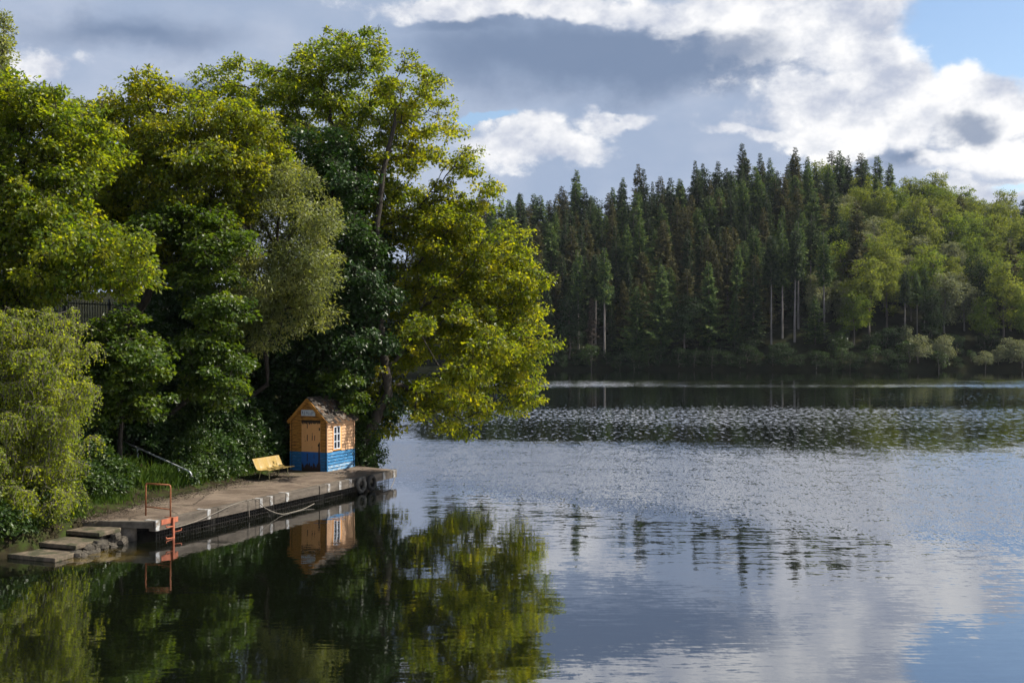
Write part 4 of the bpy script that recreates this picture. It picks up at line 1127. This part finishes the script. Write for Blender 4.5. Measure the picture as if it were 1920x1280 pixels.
grown_tree('maple_tree', 'young maple with a thin leaning stem growing by the handrail', quay(4.6, 5.6),
           [px(228, 760, 39.2), px(225, 690, 39.1), px(232, 640, 39)],
           [(230, 632, 48, 28, 39, 1.5), (190, 660, 32, 28, 39, 1.3), (265, 680, 38, 34, 38.8, 1.4), (215, 710, 38, 32, 38.8, 1.4), (255, 760, 36, 32, 38.8, 1.3), (200, 770, 26, 30, 38.8, 1.1)],
           170, 'maple_leaf', 20, minr=0.08, dmin=0.4, **mp)
grown_tree('maple_tree', 'small maple with fresh green leaves hanging over the hut roof', quay(16.0, 5.2),
           [px(640, 760, 48.0), px(640, 720, 47.6)],
           [(640, 705, 38, 28, 47.2, 1.2), (612, 730, 26, 20, 47.4, 1.0), (668, 745, 22, 26, 47, 1.0)],
           60, 'maple_leaf', 21, minr=0.06, dmin=0.45, **mp)
grown_tree('beech_tree', 'shaded beech on top of the bank filling the gap behind the willow', quay(13.5, 13.0),
           [px(480, 600, 52.5), px(470, 450, 52.5), px(460, 300, 52.5)],
           [(430, 330, 70, 60, 53, 2.5), (480, 300, 60, 60, 53, 2.5), (400, 470, 80, 60, 53, 2.5), (500, 640, 80, 60, 51, 2.2), (450, 600, 70, 50, 52, 2.2), (330, 500, 60, 40, 53, 2.2), (520, 560, 60, 60, 52, 2.2)],
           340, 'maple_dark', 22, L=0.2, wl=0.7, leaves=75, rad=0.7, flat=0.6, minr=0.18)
grown_tree('beech_tree', 'shaded beech growing on the bank behind the oak by the fence', quay(7.5, 18.0),
           [px(190, 520, 54), px(180, 400, 54), px(170, 320, 54)],
           [(170, 290, 60, 50, 54, 2.4), (110, 330, 60, 50, 54, 2.4), (230, 350, 60, 50, 54, 2.4), (60, 430, 70, 50, 54, 2.4), (330, 440, 60, 50, 54, 2.4), (260, 420, 40, 40, 54, 2), (150, 480, 70, 45, 54, 2.2), (60, 520, 60, 35, 54, 2.2), (250, 520, 70, 35, 54, 2.2), (130, 400, 50, 50, 54, 2.2)],
           300, 'maple_dark', 23, L=0.22, wl=0.7, leaves=70, rad=0.7, flat=0.6, minr=0.18)


# ------------------------------------------------------------------ shrubs and undergrowth on the bank
def shrub(name, label, base, rx, h, leaf, seed, n=46, L=0.13, wl=0.55, leaves=70, group=None, droop=False, rad=0.32):
    r = np.random.default_rng(seed); base = np.array(base, float); base[2] = bank_at(base) - 0.08
    root = empty(name, base, 0, label, 'shrub', group)
    q = unit(r.normal(size=(n * 8, 3))); q[:, 2] = np.abs(q[:, 2])
    T = poisson(q * (r.random(n * 8) ** (1 / 3))[:, None] * np.array([rx, rx, h]) + np.array([0, 0, 0.12]), 0.22, n)
    stem = [np.array([0, 0, 0.0]), np.array([0.02, 0, 0.15]), np.array([0.03, 0.02, 0.3])]
    pos, par, rad_, main, tips = skeleton(stem, T, r, gnarl=0.03, seg=0.35, start=0.0, tip_r=0.006, pen=0.05)
    v, f = tubes(pos, par, rad_, main, 5)
    obj('stem', np_mesh('shrub_stem', v, f, smooth=True), M['bark'], root)
    e = pos[tips]; lv, lf, tint = spray(e, unit(e + np.array([0, 0, .2])), r, leaves, rad, 0.7, L, wl, upw=0.7, rnd=0.7)
    obj('foliage', np_mesh('shrub_foliage', lv, lf, tint), M[leaf], root)
    return root


SH = [  # t, s, half width, height, leaf, label
    (1.2, 3.9, 0.75, 0.9, 'shrub_leaf', 'low leafy shrub between the steps and the landing stage'),
    (2.6, 4.9, 0.9, 1.3, 'shrub_leaf', 'dark shrub on the bank behind the guard rail'),
    (0.2, 5.8, 1.1, 1.7, 'shrub_leaf', 'dense dark shrub tucked behind the weeping birch'),
    (3.6, 6.9, 1.2, 1.9, 'maple_dark', 'dark shrub beside the upper end of the handrail'),
    (6.9, 4.6, 0.8, 1.2, 'shrub_leaf', 'leafy shrub just beyond the lower end of the handrail'),
    (8.0, 5.0, 0.9, 1.6, 'shrub_leaf', 'upright shrub on the bank between handrail and bench'),
    (9.0, 4.9, 0.85, 1.3, 'maple_dark', 'dark shrub directly behind the yellow bench'),
    (10.6, 4.9, 0.9, 1.7, 'shrub_leaf', 'shrub between the bench and the hut'),
    (11.9, 4.9, 0.8, 1.5, 'maple_dark', 'dark shrub pressed against the shaded corner of the hut'),
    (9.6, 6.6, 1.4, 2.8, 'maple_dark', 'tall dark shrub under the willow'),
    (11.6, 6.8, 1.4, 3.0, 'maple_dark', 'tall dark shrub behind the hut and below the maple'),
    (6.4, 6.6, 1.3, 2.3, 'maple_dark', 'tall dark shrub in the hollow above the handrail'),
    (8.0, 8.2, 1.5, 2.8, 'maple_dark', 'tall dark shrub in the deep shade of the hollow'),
    (13.8, 6.2, 1.3, 2.6, 'maple_dark', 'tall dark shrub behind the back corner of the hut'),
    (15.6, 3.9, 0.85, 2.1, 'shrub_leaf', 'glossy green shrub beside the lit side of the hut'),
    (15.35, 2.75, 0.75, 1.5, 'shrub_leaf', 'leafy shrub at the foot of the leaning oak'),
    (16.6, 3.2, 0.9, 2.5, 'maple_leaf', 'bright leafy shrub round the trunk of the leaning oak'),
    (15.9, 4.6, 1.0, 3.0, 'maple_dark', 'tall shrub filling the corner between hut and oak trunk'),
    (-0.6, 3.3, 0.55, 0.6, 'shrub_leaf', 'small weedy shrub above the top step'),
    (-2.6, 3.0, 0.7, 0.9, 'birch_leaf', 'yellow-green shrub crowding the lowest step'),
    (-4.2, 3.7, 0.9, 1.2, 'shrub_leaf', 'dark waterside shrub under the weeping birch'),
    (12.2, 9.2, 1.7, 3.2, 'maple_dark', 'broad dark shrub high on the bank behind the willow'),
    (5.2, 9.0, 1.5, 2.2, 'maple_dark', 'broad dark shrub below the bar fence'),
    (-3.6, 2.7, 0.7, 0.8, 'shrub_leaf', 'low shrub at the water edge beyond the lowest step'),
    (-5.2, 3.4, 0.9, 1.1, 'birch_leaf', 'pale shrub at the water edge under the hanging birch'),
    (-1.6, 2.9, 0.6, 0.7, 'shrub_leaf', 'small leafy shrub behind the middle step'),
    (10.8, 10.4, 1.8, 3.4, 'maple_dark', 'large dark shrub under the shaded beech'),
    (9.2, 11.2, 1.5, 1.3, 'maple_dark', 'dark shrub in front of the middle of the bar fence'),
    (12.8, 12.6, 1.4, 0.9, 'maple_dark', 'dark shrub in front of the end of the bar fence'),
    (6.8, 12.2, 1.5, 1.5, 'shrub_leaf', 'green shrub at the foot of the bar fence'),
    (15.6, 12.8, 1.8, 2.8, 'maple_dark', 'dark shrub beside the last post of the bar fence'),
    (18.5, 13.2, 1.8, 2.6, 'maple_dark', 'dark shrub behind the far section of the bar fence'),
    (13.6, 8.6, 1.7, 3.4, 'maple_dark', 'large dark shrub on the slope above the hut'),
    (15.6, 8.0, 1.7, 3.6, 'maple_dark', 'large dark shrub on the slope behind the tall oak'),
    (6.6, 8.6, 1.4, 2.2, 'maple_leaf', 'fresh green shrub on the slope below the spreading oak'),
    (11.4, 5.6, 0.9, 2.4, 'maple_dark', 'dark leafy shrub rising over the bench and the hut corner'),
    (12.9, 5.2, 0.8, 2.6, 'maple_dark', 'narrow dark shrub close behind the hut wall'),
    (17.2, 8.4, 1.6, 3.0, 'maple_dark', 'dark shrub high on the bank right behind the hut roof'),
    (18.8, 7.2, 1.6, 3.4, 'maple_dark', 'dark shrub on the bank between the two tall oak trunks'),
    (10.2, 5.6, 1.0, 2.8, 'maple_dark', 'tall dark shrub rising straight behind the bench'),
    (9.0, 6.0, 1.0, 2.4, 'shrub_leaf', 'green shrub on the slope above the bench'),
    (2.4, 3.95, 0.5, 0.5, 'shrub_leaf', 'clump of weeds at the back edge of the landing stage near the rail'),
    (3.4, 4.6, 0.6, 0.7, 'shrub_leaf', 'weedy clump on the bank below the young maple'),
    (6.1, 4.05, 0.5, 0.55, 'shrub_leaf', 'clump of weeds at the lower end of the handrail'),
    (7.7, 4.15, 0.55, 0.6, 'shrub_leaf', 'clump of weeds where the deck meets the bank before the bench'),
    (8.7, 4.2, 0.5, 0.5, 'shrub_leaf', 'small clump of weeds between bench and handrail'),
    (-4.6, 2.75, 0.6, 0.6, 'shrub_leaf', 'low waterside plant hanging over the shallow edge'),
    (-3.0, 2.35, 0.45, 0.45, 'shrub_leaf', 'small plant growing out beside the lowest step'),
    (-6.2, 3.3, 0.9, 0.9, 'shrub_leaf', 'spreading waterside shrub under the birch curtain'),
    (15.25, 3.3, 0.8, 2.3, 'maple_leaf', 'fresh green shrub against the far corner of the hut'),
    (16.0, 2.3, 0.75, 2.7, 'shrub_leaf', 'tall leafy shrub hiding the foot of the leaning oak'),
    (17.8, 4.4, 1.1, 3.4, 'maple_dark', 'dark shrub on the shore beyond the landing stage'),
]
for i, (t, s, rx, h, lf, lab) in enumerate(SH):
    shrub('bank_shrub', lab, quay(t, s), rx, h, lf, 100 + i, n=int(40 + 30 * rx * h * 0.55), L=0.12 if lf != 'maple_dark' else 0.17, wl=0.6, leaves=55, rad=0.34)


def grass_sheet():
    r = np.random.default_rng(55); t = []; s = []
    spots = [(4.6, 4.15, 0.9, 0.45, 1500, 0.42), (5.4, 4.2, 0.7, 0.4, 1100, 0.5), (1.4, 3.3, 1.3, 0.35, 900, 0.2), (7.2, 3.95, 1.6, 0.25, 500, 0.22), (9.0, 4.1, 1.5, 0.25, 400, 0.2),
             (4.5, 5.3, 1.6, 0.8, 700, 0.35), (-0.6, 2.9, 0.7, 0.6, 900, 0.22), (-1.7, 2.5, 0.6, 0.3, 700, 0.2), (-2.6, 2.6, 1.2, 0.45, 1300, 0.25), (-4.6, 3.2, 1.3, 0.5, 1500, 0.28), (11.2, 4.25, 0.8, 0.25, 300, 0.22), (1.5, 4.4, 1.6, 0.6, 600, 0.3), (15.0, 2.4, 0.3, 0.4, 200, 0.25)]
    H = []
    for (a, b, ra, rb, n, h) in spots:
        t.append(r.normal(a, ra * 0.6, n)); s.append(r.normal(b, rb * 0.6, n)); H.append(h * r.uniform(0.4, 1.2, n))
    t = np.concatenate(t); s = np.concatenate(s); H = np.concatenate(H)
    ok = s > shore(t) + 0.02; t, s, H = t[ok], s[ok], H[ok]
    X = QA[0] + QD[0] * t + QN[0] * s; Y = QA[1] + QD[1] * t + QN[1] * s; Z = bank_z(X, Y) - 0.02
    n = len(t); a = r.uniform(0, 2 * math.pi, n); lean = r.uniform(0.1, 0.6, n) * H
    P = np.stack([X, Y, Z], -1); w = np.stack([np.cos(a + 1.57), np.sin(a + 1.57), np.zeros(n)], -1) * r.uniform(0.006, 0.016, n)[:, None]
    mid = P + np.stack([np.cos(a) * lean * 0.35, np.sin(a) * lean * 0.35, H * 0.62], -1); tip = P + np.stack([np.cos(a) * lean, np.sin(a) * lean, H], -1)
    v = np.stack([P - w, P + w, mid + w * 0.8, tip, mid - w * 0.8], 1).reshape(-1, 3)
    f = np.arange(n * 5).reshape(n, 5)
    o = obj('bank_grass', np_mesh('bank_grass', v, f, np.clip(r.normal(0.5, 0.22, n), 0, 1)), M['grass']); tag(o, 'tufts of long green grass on the bank', 'grass', kind='stuff')


grass_sheet()


def litter():
    r = np.random.default_rng(77); n = 4200
    t = r.uniform(-1, 15, n); s = shore(t) - np.abs(r.normal(0, 0.4, n)) + 0.15
    X = QA[0] + QD[0] * t + QN[0] * s; Y = QA[1] + QD[1] * t + QN[1] * s
    Z = np.maximum(bank_z(X, Y), DECK) + 0.008 + r.uniform(0, 0.01, n)
    L = r.uniform(0.03, 0.09, n)
    v, f = leaf_quads(np.stack([X, Y, Z], -1), unit(r.normal(0, 0.3, (n, 3)) + np.array([0, 0, 1])), unit(r.normal(size=(n, 3))), L, L * 0.6, r)
    o = obj('leaf_litter', np_mesh('leaf_litter', v, f, r.random(n)), M['dead']); tag(o, 'dry fallen leaves along the back of the landing stage', 'leaves', kind='stuff')


litter()


# ------------------------------------------------------------------ the wood on the far shore
def conifer_mesh(seed, h, R, clear, dens=1.0, shape=0.85, droop=0.25, top_gap=0.0):
    """boughs in whorls round a straight stem: returns trunk and needle meshes, unit-free metres"""
    r = np.random.default_rng(seed)
    z = clear * h; zs = []
    while z < h * 0.985:
        zs.append(z); z += r.uniform(0.5, 0.85) * (0.55 + 0.5 * (1 - z / h))
    P = []; N = []; D = []; L = []; tn = []; br = []
    for zz in zs:
        q = (zz - clear * h) / (h - clear * h)
        full = R * ((1 - q) ** shape) * min(1.0, 0.55 + 2.6 * q) + 0.12
        nb = max(4, int((5 + 4 * (1 - q)) * dens)); a0 = r.uniform(0, 6.28)
        for b in range(nb):
            if r.random() < 0.13: continue
            a = a0 + 2 * math.pi * b / nb + r.normal(0, 0.25); ln = full * r.uniform(0.45, 1.2) * (0.85 + 0.22 * math.sin(2 * a + seed) + 0.14 * math.sin(zz * 1.3 + 3 * a))
            tone = r.normal(0.42, 0.16)
            m = max(2, int(ln / 0.24)); w = (np.arange(m) + 1) / m
            dr = droop * (1.15 - q) + r.normal(0, 0.06)
            x = np.cos(a) * ln * w; y = np.sin(a) * ln * w; zc = zz - dr * ln * w ** 1.2 + 0.18 * ln * w ** 3
            br.append(np.array([[0, 0, zz], [x[-1], y[-1], zc[-1]]]))
            for side in (-1, 0, 1):
                aa = a + side * r.uniform(0.5, 1.0)
                k = m
                P.append(np.stack([x, y, zc + r.normal(0, 0.05, k)], -1) + r.normal(0, 0.06, (k, 3)))
                D.append(np.stack([np.full(k, math.cos(aa)), np.full(k, math.sin(aa)), np.full(k, -0.25 if side else 0.1)], -1) + r.normal(0, 0.15, (k, 3)))
                N.append(unit(np.array([0, 0, 1.0]) + r.normal(0, 0.55, (k, 3))))
                L.append(np.clip(0.8 * (1.25 - 0.6 * w), 0.28, 0.95) * min(1, 0.45 + full / 2) * r.uniform(0.7, 1.3, k))
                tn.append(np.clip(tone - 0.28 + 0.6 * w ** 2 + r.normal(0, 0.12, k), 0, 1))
    P = np.concatenate(P); N = np.concatenate(N); D = unit(np.concatenate(D)); L = np.concatenate(L)
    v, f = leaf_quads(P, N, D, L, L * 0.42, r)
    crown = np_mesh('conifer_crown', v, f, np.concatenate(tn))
    r0 = 0.010 * h + 0.03
    pos = np.stack([np.zeros(8), np.zeros(8), np.linspace(-0.6, h * 0.98, 8)], -1); pos[1:-1, :2] += r.normal(0, 0.05, (6, 2))
    tv, tf = tubes(pos, np.arange(-1, 7), np.linspace(r0, 0.03, 8), np.ones(8, bool), 6)
    v2, f2 = twig_tubes([b for b in br[::3]], 0.022)
    if clear > 0.3:      # dead snags on the bare stem
        sn = []
        for _ in range(26):
            zz = r.uniform(0.08, clear) * h; a = r.uniform(0, 6.28); ln = r.uniform(0.4, 1.5)
            sn.append(np.array([[0, 0, zz], [math.cos(a) * ln, math.sin(a) * ln, zz - 0.15 * ln]]))
        v3, f3 = twig_tubes(sn, 0.018); f2 = np.concatenate([f2, f3 + len(v2)]); v2 = np.concatenate([v2, v3])
    f = np.concatenate([tf, f2 + len(tv)]); v = np.concatenate([tv, v2])
    return np_mesh('conifer_trunk', v, f, smooth=True), crown


def broad_mesh(seed, h, R, low=0.25, n=90, leaves=48, L=0.36, wl=0.65, lobes=9, rad=1.0):
    r = np.random.default_rng(seed)
    lob = []
    for i in range(lobes):
        a = r.uniform(0, 6.28); q = r.uniform(0.1, 1.0); zz = h * (low + (1 - low) * (0.12 + 0.72 * q)); rr = R * math.sin(math.pi * (0.18 + 0.72 * q)) * 0.6
        lob.append((math.cos(a) * rr * r.uniform(0.3, 1), math.sin(a) * rr * r.uniform(0.3, 1), zz, R * r.uniform(0.36, 0.55), h * (1 - low) * r.uniform(0.14, 0.22)))
    lob.append((0, 0, h * 0.82, R * 0.5, h * 0.15))
    B = np.array(lob)[r.integers(0, len(lob), n * 8)]; q = unit(r.normal(size=(n * 8, 3))); Q = r.random(n * 8) ** (1 / 5)
    T = poisson(B[:, :3] + q * Q[:, None] * np.stack([B[:, 3], B[:, 3], B[:, 4]], -1), 0.75, n)
    tr = [np.array([0, 0, -0.6])] + [np.array([0.15 * math.sin(i), 0.12 * math.cos(i * 1.7), h * 0.75 * i / 6]) for i in range(1, 7)]
    pos, par, rad_, main, tips = skeleton(tr, T, r, gnarl=0.1, seg=1.1, start=0.35, tip_r=0.025, minr=0.012 * h + 0.05)
    v, f = tubes(pos, par, rad_, main, 5)
    e = pos[tips]; lv, lf, tint = spray(e, unit(e - np.array([0, 0, h * 0.55])), r, leaves, rad, 0.7, L, wl, upw=0.7, rnd=0.7)
    return np_mesh('broadleaf_trunk', v, f, smooth=True), np_mesh('broadleaf_crown', lv, lf, tint)


def with_mats(tr, cr, bark, leaf):
    tr = tr.copy(); cr = cr.copy()
    tr.materials.clear(); cr.materials.clear(); tr.materials.append(M[bark]); cr.materials.append(M[leaf]); return tr, cr


KIND = {}
for k, (seed, h, R, clear, dens, shape, droop, bark, leaf) in {
    'spruce_a': (1, 24, 4.7, 0.06, 1.0, 0.95, 0.35, 'bark_far', 'spruce'), 'spruce_b': (2, 26, 4.2, 0.08, 1.0, 1.0, 0.38, 'bark_far', 'spruce'),
    'spruce_c': (3, 22, 5.0, 0.05, 1.05, 0.92, 0.32, 'bark_far', 'spruce'),
    'fir_a': (4, 25, 6.0, 0.08, 1.0, 0.85, 0.18, 'bark_far', 'fir'), 'fir_b': (5, 23, 5.6, 0.05, 1.0, 0.9, 0.15, 'bark_far', 'fir'),
    'brown_a': (6, 22, 4.4, 0.08, 0.9, 0.7, 0.3, 'bark_far', 'brown_spruce'), 'brown_b': (7, 24, 4.2, 0.06, 0.85, 0.75, 0.32, 'bark_far', 'brown_spruce'),
    'bare_a': (8, 27, 3.5, 0.56, 1.0, 0.7, 0.2, 'bark_pale', 'spruce'), 'bare_b': (9, 26, 3.0, 0.50, 0.9, 0.75, 0.22, 'bark_pale', 'fir'),
}.items():
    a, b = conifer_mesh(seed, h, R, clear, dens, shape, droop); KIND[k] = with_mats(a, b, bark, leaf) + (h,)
for k, (seed, h, R, low, n, leaf, bark) in {
    'broad_a': (21, 15, 4.6, 0.2, 105, 'far_green', 'bark_far'), 'broad_b': (22, 13, 4.2, 0.18, 95, 'far_yellow', 'bark_far'), 'broad_c': (23, 16, 4.4, 0.25, 100, 'far_yellow', 'bark_far'),
    'silver_a': (24, 14, 3.8, 0.2, 90, 'far_silver', 'bark_pale'), 'silver_b': (25, 12, 3.6, 0.15, 85, 'far_silver', 'bark_pale'), 'dark_a': (26, 15, 4.2, 0.2, 95, 'far_dark', 'bark_far'),
}.items():
    a, b = broad_mesh(seed, h, R, low, n); KIND[k] = with_mats(a, b, bark, leaf) + (h,)
a, b = broad_mesh(31, 4.2, 2.4, 0.05, 46, 40, 0.26, lobes=6, rad=0.7); KIND['bush_a'] = with_mats(a, b, 'bark_far', 'far_dark') + (4.2,)
a, b = broad_mesh(32, 5.0, 2.2, 0.05, 46, 40, 0.26, lobes=6, rad=0.7); KIND['bush_b'] = with_mats(a, b, 'bark_far', 'shrub_leaf') + (5.0,)
a, b = broad_mesh(33, 5.5, 2.6, 0.05, 46, 40, 0.26, lobes=6, rad=0.7); KIND['bush_c'] = with_mats(a, b, 'bark_far', 'far_silver') + (5.5,)
a, b = conifer_mesh(41, 16, 2.2, 0.25, 0.6, 0.7, 0.2); KIND['dead_a'] = with_mats(a, b, 'bark_far', 'dead') + (16,)

LAB = {'spruce': ('spruce_tree', 'dark spruce of the far conifer wood', 'dark spruces of the far wood'),
       'fir': ('fir_tree', 'lighter green fir of the far conifer wood', 'lighter firs of the far wood'),
       'brown': ('spruce_tree', 'thin brownish spruce of the far wood', 'brownish spruces of the far wood'),
       'bare': ('pine_tree', 'tall conifer with a long bare pale stem by the far shore', 'bare-stemmed conifers of the far wood'),
       'broad': ('broadleaf_tree', 'round leafy tree of the far slope', 'leafy trees of the far slope'),
       'silver': ('willow_tree', 'silvery pale tree of the far slope', 'silvery trees of the far slope'),
       'dark': ('broadleaf_tree', 'dark leafy tree of the far slope', 'dark leafy trees of the far slope'),
       'bush': ('shore_bush', 'leafy bush at the waterline of the far shore', 'bushes along the far shore'),
       'dead': ('dead_tree', 'brown dead conifer among the green trees on the far slope', 'dead conifers of the far slope')}
CATS = {'bush': 'shrub'}


def plant(kind, x, y, k, lean=0.0, squash=1.0):
    tr, cr, h = KIND[kind]; fam = kind.split('_')[0]; nm, lab, grp = LAB[fam]
    qq = (y - float(far_shore(x))) / 88
    if fam not in ('bush', 'bare', 'dead'):
        size = 'large ' if k > (0.8 if fam in ('spruce', 'fir', 'brown') else 1.02) else 'small '
        zone = ', standing on the crest' if qq > 0.8 else ', half way up' if qq > 0.22 else ', low near the water'
        lab = size + {'spruce_b': 'slender ', 'spruce_c': 'broad ', 'fir_a': 'wide ', 'brown_b': 'ragged ', 'silver_b': 'low ', 'broad_a': 'fresh green ', 'broad_b': 'yellowish ', 'broad_c': 'tall yellowish '}.get(kind, '') + lab + zone; grp = grp + zone.replace(',', '')
    elif fam == 'bush':
        lab = {'a': 'dark ', 'b': 'fresh green ', 'c': 'silvery '}[kind[-1]] + ('large ' if k > 0.9 else 'small ') + lab
    root = empty(nm, (x, y, hill_at(x, y) - (0.5 if fam == 'bush' else 0.15)), random.uniform(0, 6.28), lab, CATS.get(fam, 'tree'), grp)
    root.scale = (k * squash, k * squash, k); root.rotation_euler.x = random.gauss(0, 0.015)
    for n_, me in (('stem' if fam == 'bush' else 'trunk', tr), ('foliage' if fam == 'bush' else 'crown', cr)):
        o = bpy.data.objects.new(n_, me); link(o, root)


rnd = random.Random(5)
placed = []


def far_enough(x, y, d):
    for (a, b, e) in placed:
        if (a - x) ** 2 + (b - y) ** 2 < (0.5 * (d + e)) ** 2: return False
    placed.append((x, y, d)); return True


# bare-stemmed pines of the front row where the photograph shows their stems
for xp, ty, Y in [(1446, 'bare_a', 252), (1467, 'bare_b', 254), (1490, 'bare_a', 252), (1497, 'bare_b', 258), (1545, 'bare_b', 253), (1133, 'bare_b', 252), (1117, 'bare_a', 255), (1085, 'bare_b', 256), (1697, 'bare_a', 250), (1720, 'bare_b', 253), (1733, 'bare_b', 256), (1378, 'bare_b', 256), (1415, 'bare_b', 262), (1520, 'bare_a', 262)]:
    x = (xp - CX) / FPX * Y; placed.append((x, Y, 3.0)); plant(ty, x, Y, rnd.uniform(0.85, 1.0) if xp < 1600 else rnd.uniform(0.5, 0.62), squash=1.0)
for xp, Y, k in [(1745, 300, 0.95), (1640, 318, 0.8), (1110, 251, 0.9), (1905, 322, 0.8)]:
    x = (xp - CX) / FPX * Y; placed.append((x, Y, 4)); plant('dead_a', x, Y, k)
n_con = n_br = 0
for _ in range(9000):
    Y = rnd.uniform(249, 342); xp = rnd.uniform(800, 1960); x = (xp - CX) / FPX * Y
    if Y < far_shore(x) + 3.5: continue
    q = (Y - far_shore(x)) / 88
    # conifers to the left, leafy trees on the right-hand slope, conifers again on the crest
    edge = 1545 + 40 * math.sin(Y * 0.09) + (60 if q < 0.12 else 0)
    conif = xp < edge + rnd.gauss(0, 12) or (q > 0.86 and 1550 < xp < 1715 and rnd.random() < 0.6)
    if conif and rnd.random() < (0.14 if xp > 1450 or q < 0.2 else 0.05): conif = False
    if conif:
        if not far_enough(x, Y, 4.15): continue
        n_con += 1
        kd = rnd.choices(['spruce_a', 'spruce_b', 'spruce_c', 'fir_a', 'fir_b', 'brown_a', 'brown_b'], [2.0, 2.0, 2.0, 2.6, 2.6, 1.8 + 2.5 * (q < 0.4), 1.8 + 2.5 * (q < 0.4)])[0]
        plant(kd, x, Y, rnd.choice([0.56, 0.66, 0.74, 0.8, 0.85, 0.9, 0.96]) * rnd.uniform(0.92, 1.08) * (0.85 if q < 0.15 else 1.0), squash=rnd.uniform(0.9, 1.5))
    else:
        if not far_enough(x, Y, 4.9): continue
        n_br += 1
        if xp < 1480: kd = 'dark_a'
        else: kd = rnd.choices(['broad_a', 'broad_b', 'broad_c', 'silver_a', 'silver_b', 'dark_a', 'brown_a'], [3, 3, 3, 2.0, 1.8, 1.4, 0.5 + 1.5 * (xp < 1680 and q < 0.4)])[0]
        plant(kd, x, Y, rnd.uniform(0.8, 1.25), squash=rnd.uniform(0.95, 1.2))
n_bu = 0
for _ in range(400):
    xp = rnd.uniform(990, 1940); Y = 248 + rnd.uniform(-0.5, 5); x = (xp - CX) / FPX * Y; Y = float(far_shore(x)) + rnd.uniform(0.1, 2.2) * (1 if rnd.random() < 0.65 else 4)
    ok = all((a - x) ** 2 + (b - Y) ** 2 > 1.9 ** 2 for a, b in [(p[0], p[1]) for p in placed if p[2] < 0])
    if not ok: continue
    placed.append((x, Y, -1)); n_bu += 1
    plant(rnd.choices(['bush_a', 'bush_b', 'bush_c'], [5, 1.2, 0.02 + 1.2 * (xp > 1660)])[0], x, Y, rnd.uniform(0.6, 1.25), squash=rnd.uniform(0.9, 1.3))
    if n_bu > 85: break
print('far trees', n_con, n_br, n_bu)


def haze():
    m, g = new_mat('haze'); out = g.n('ShaderNodeOutputMaterial'); v = g.n('ShaderNodeVolumePrincipled')
    v.inputs['Color'].default_value = (0.78, 0.87, 1.0, 1); v.inputs['Density'].default_value = 0.00005; v.inputs['Anisotropy'].default_value = 0.3
    g.link(v.outputs[0], out.inputs['Volume'])
    o = MB().box(-345, 345, -95, 535, -2.7, 78).build('haze', m); o['kind'] = 'stuff'


haze()
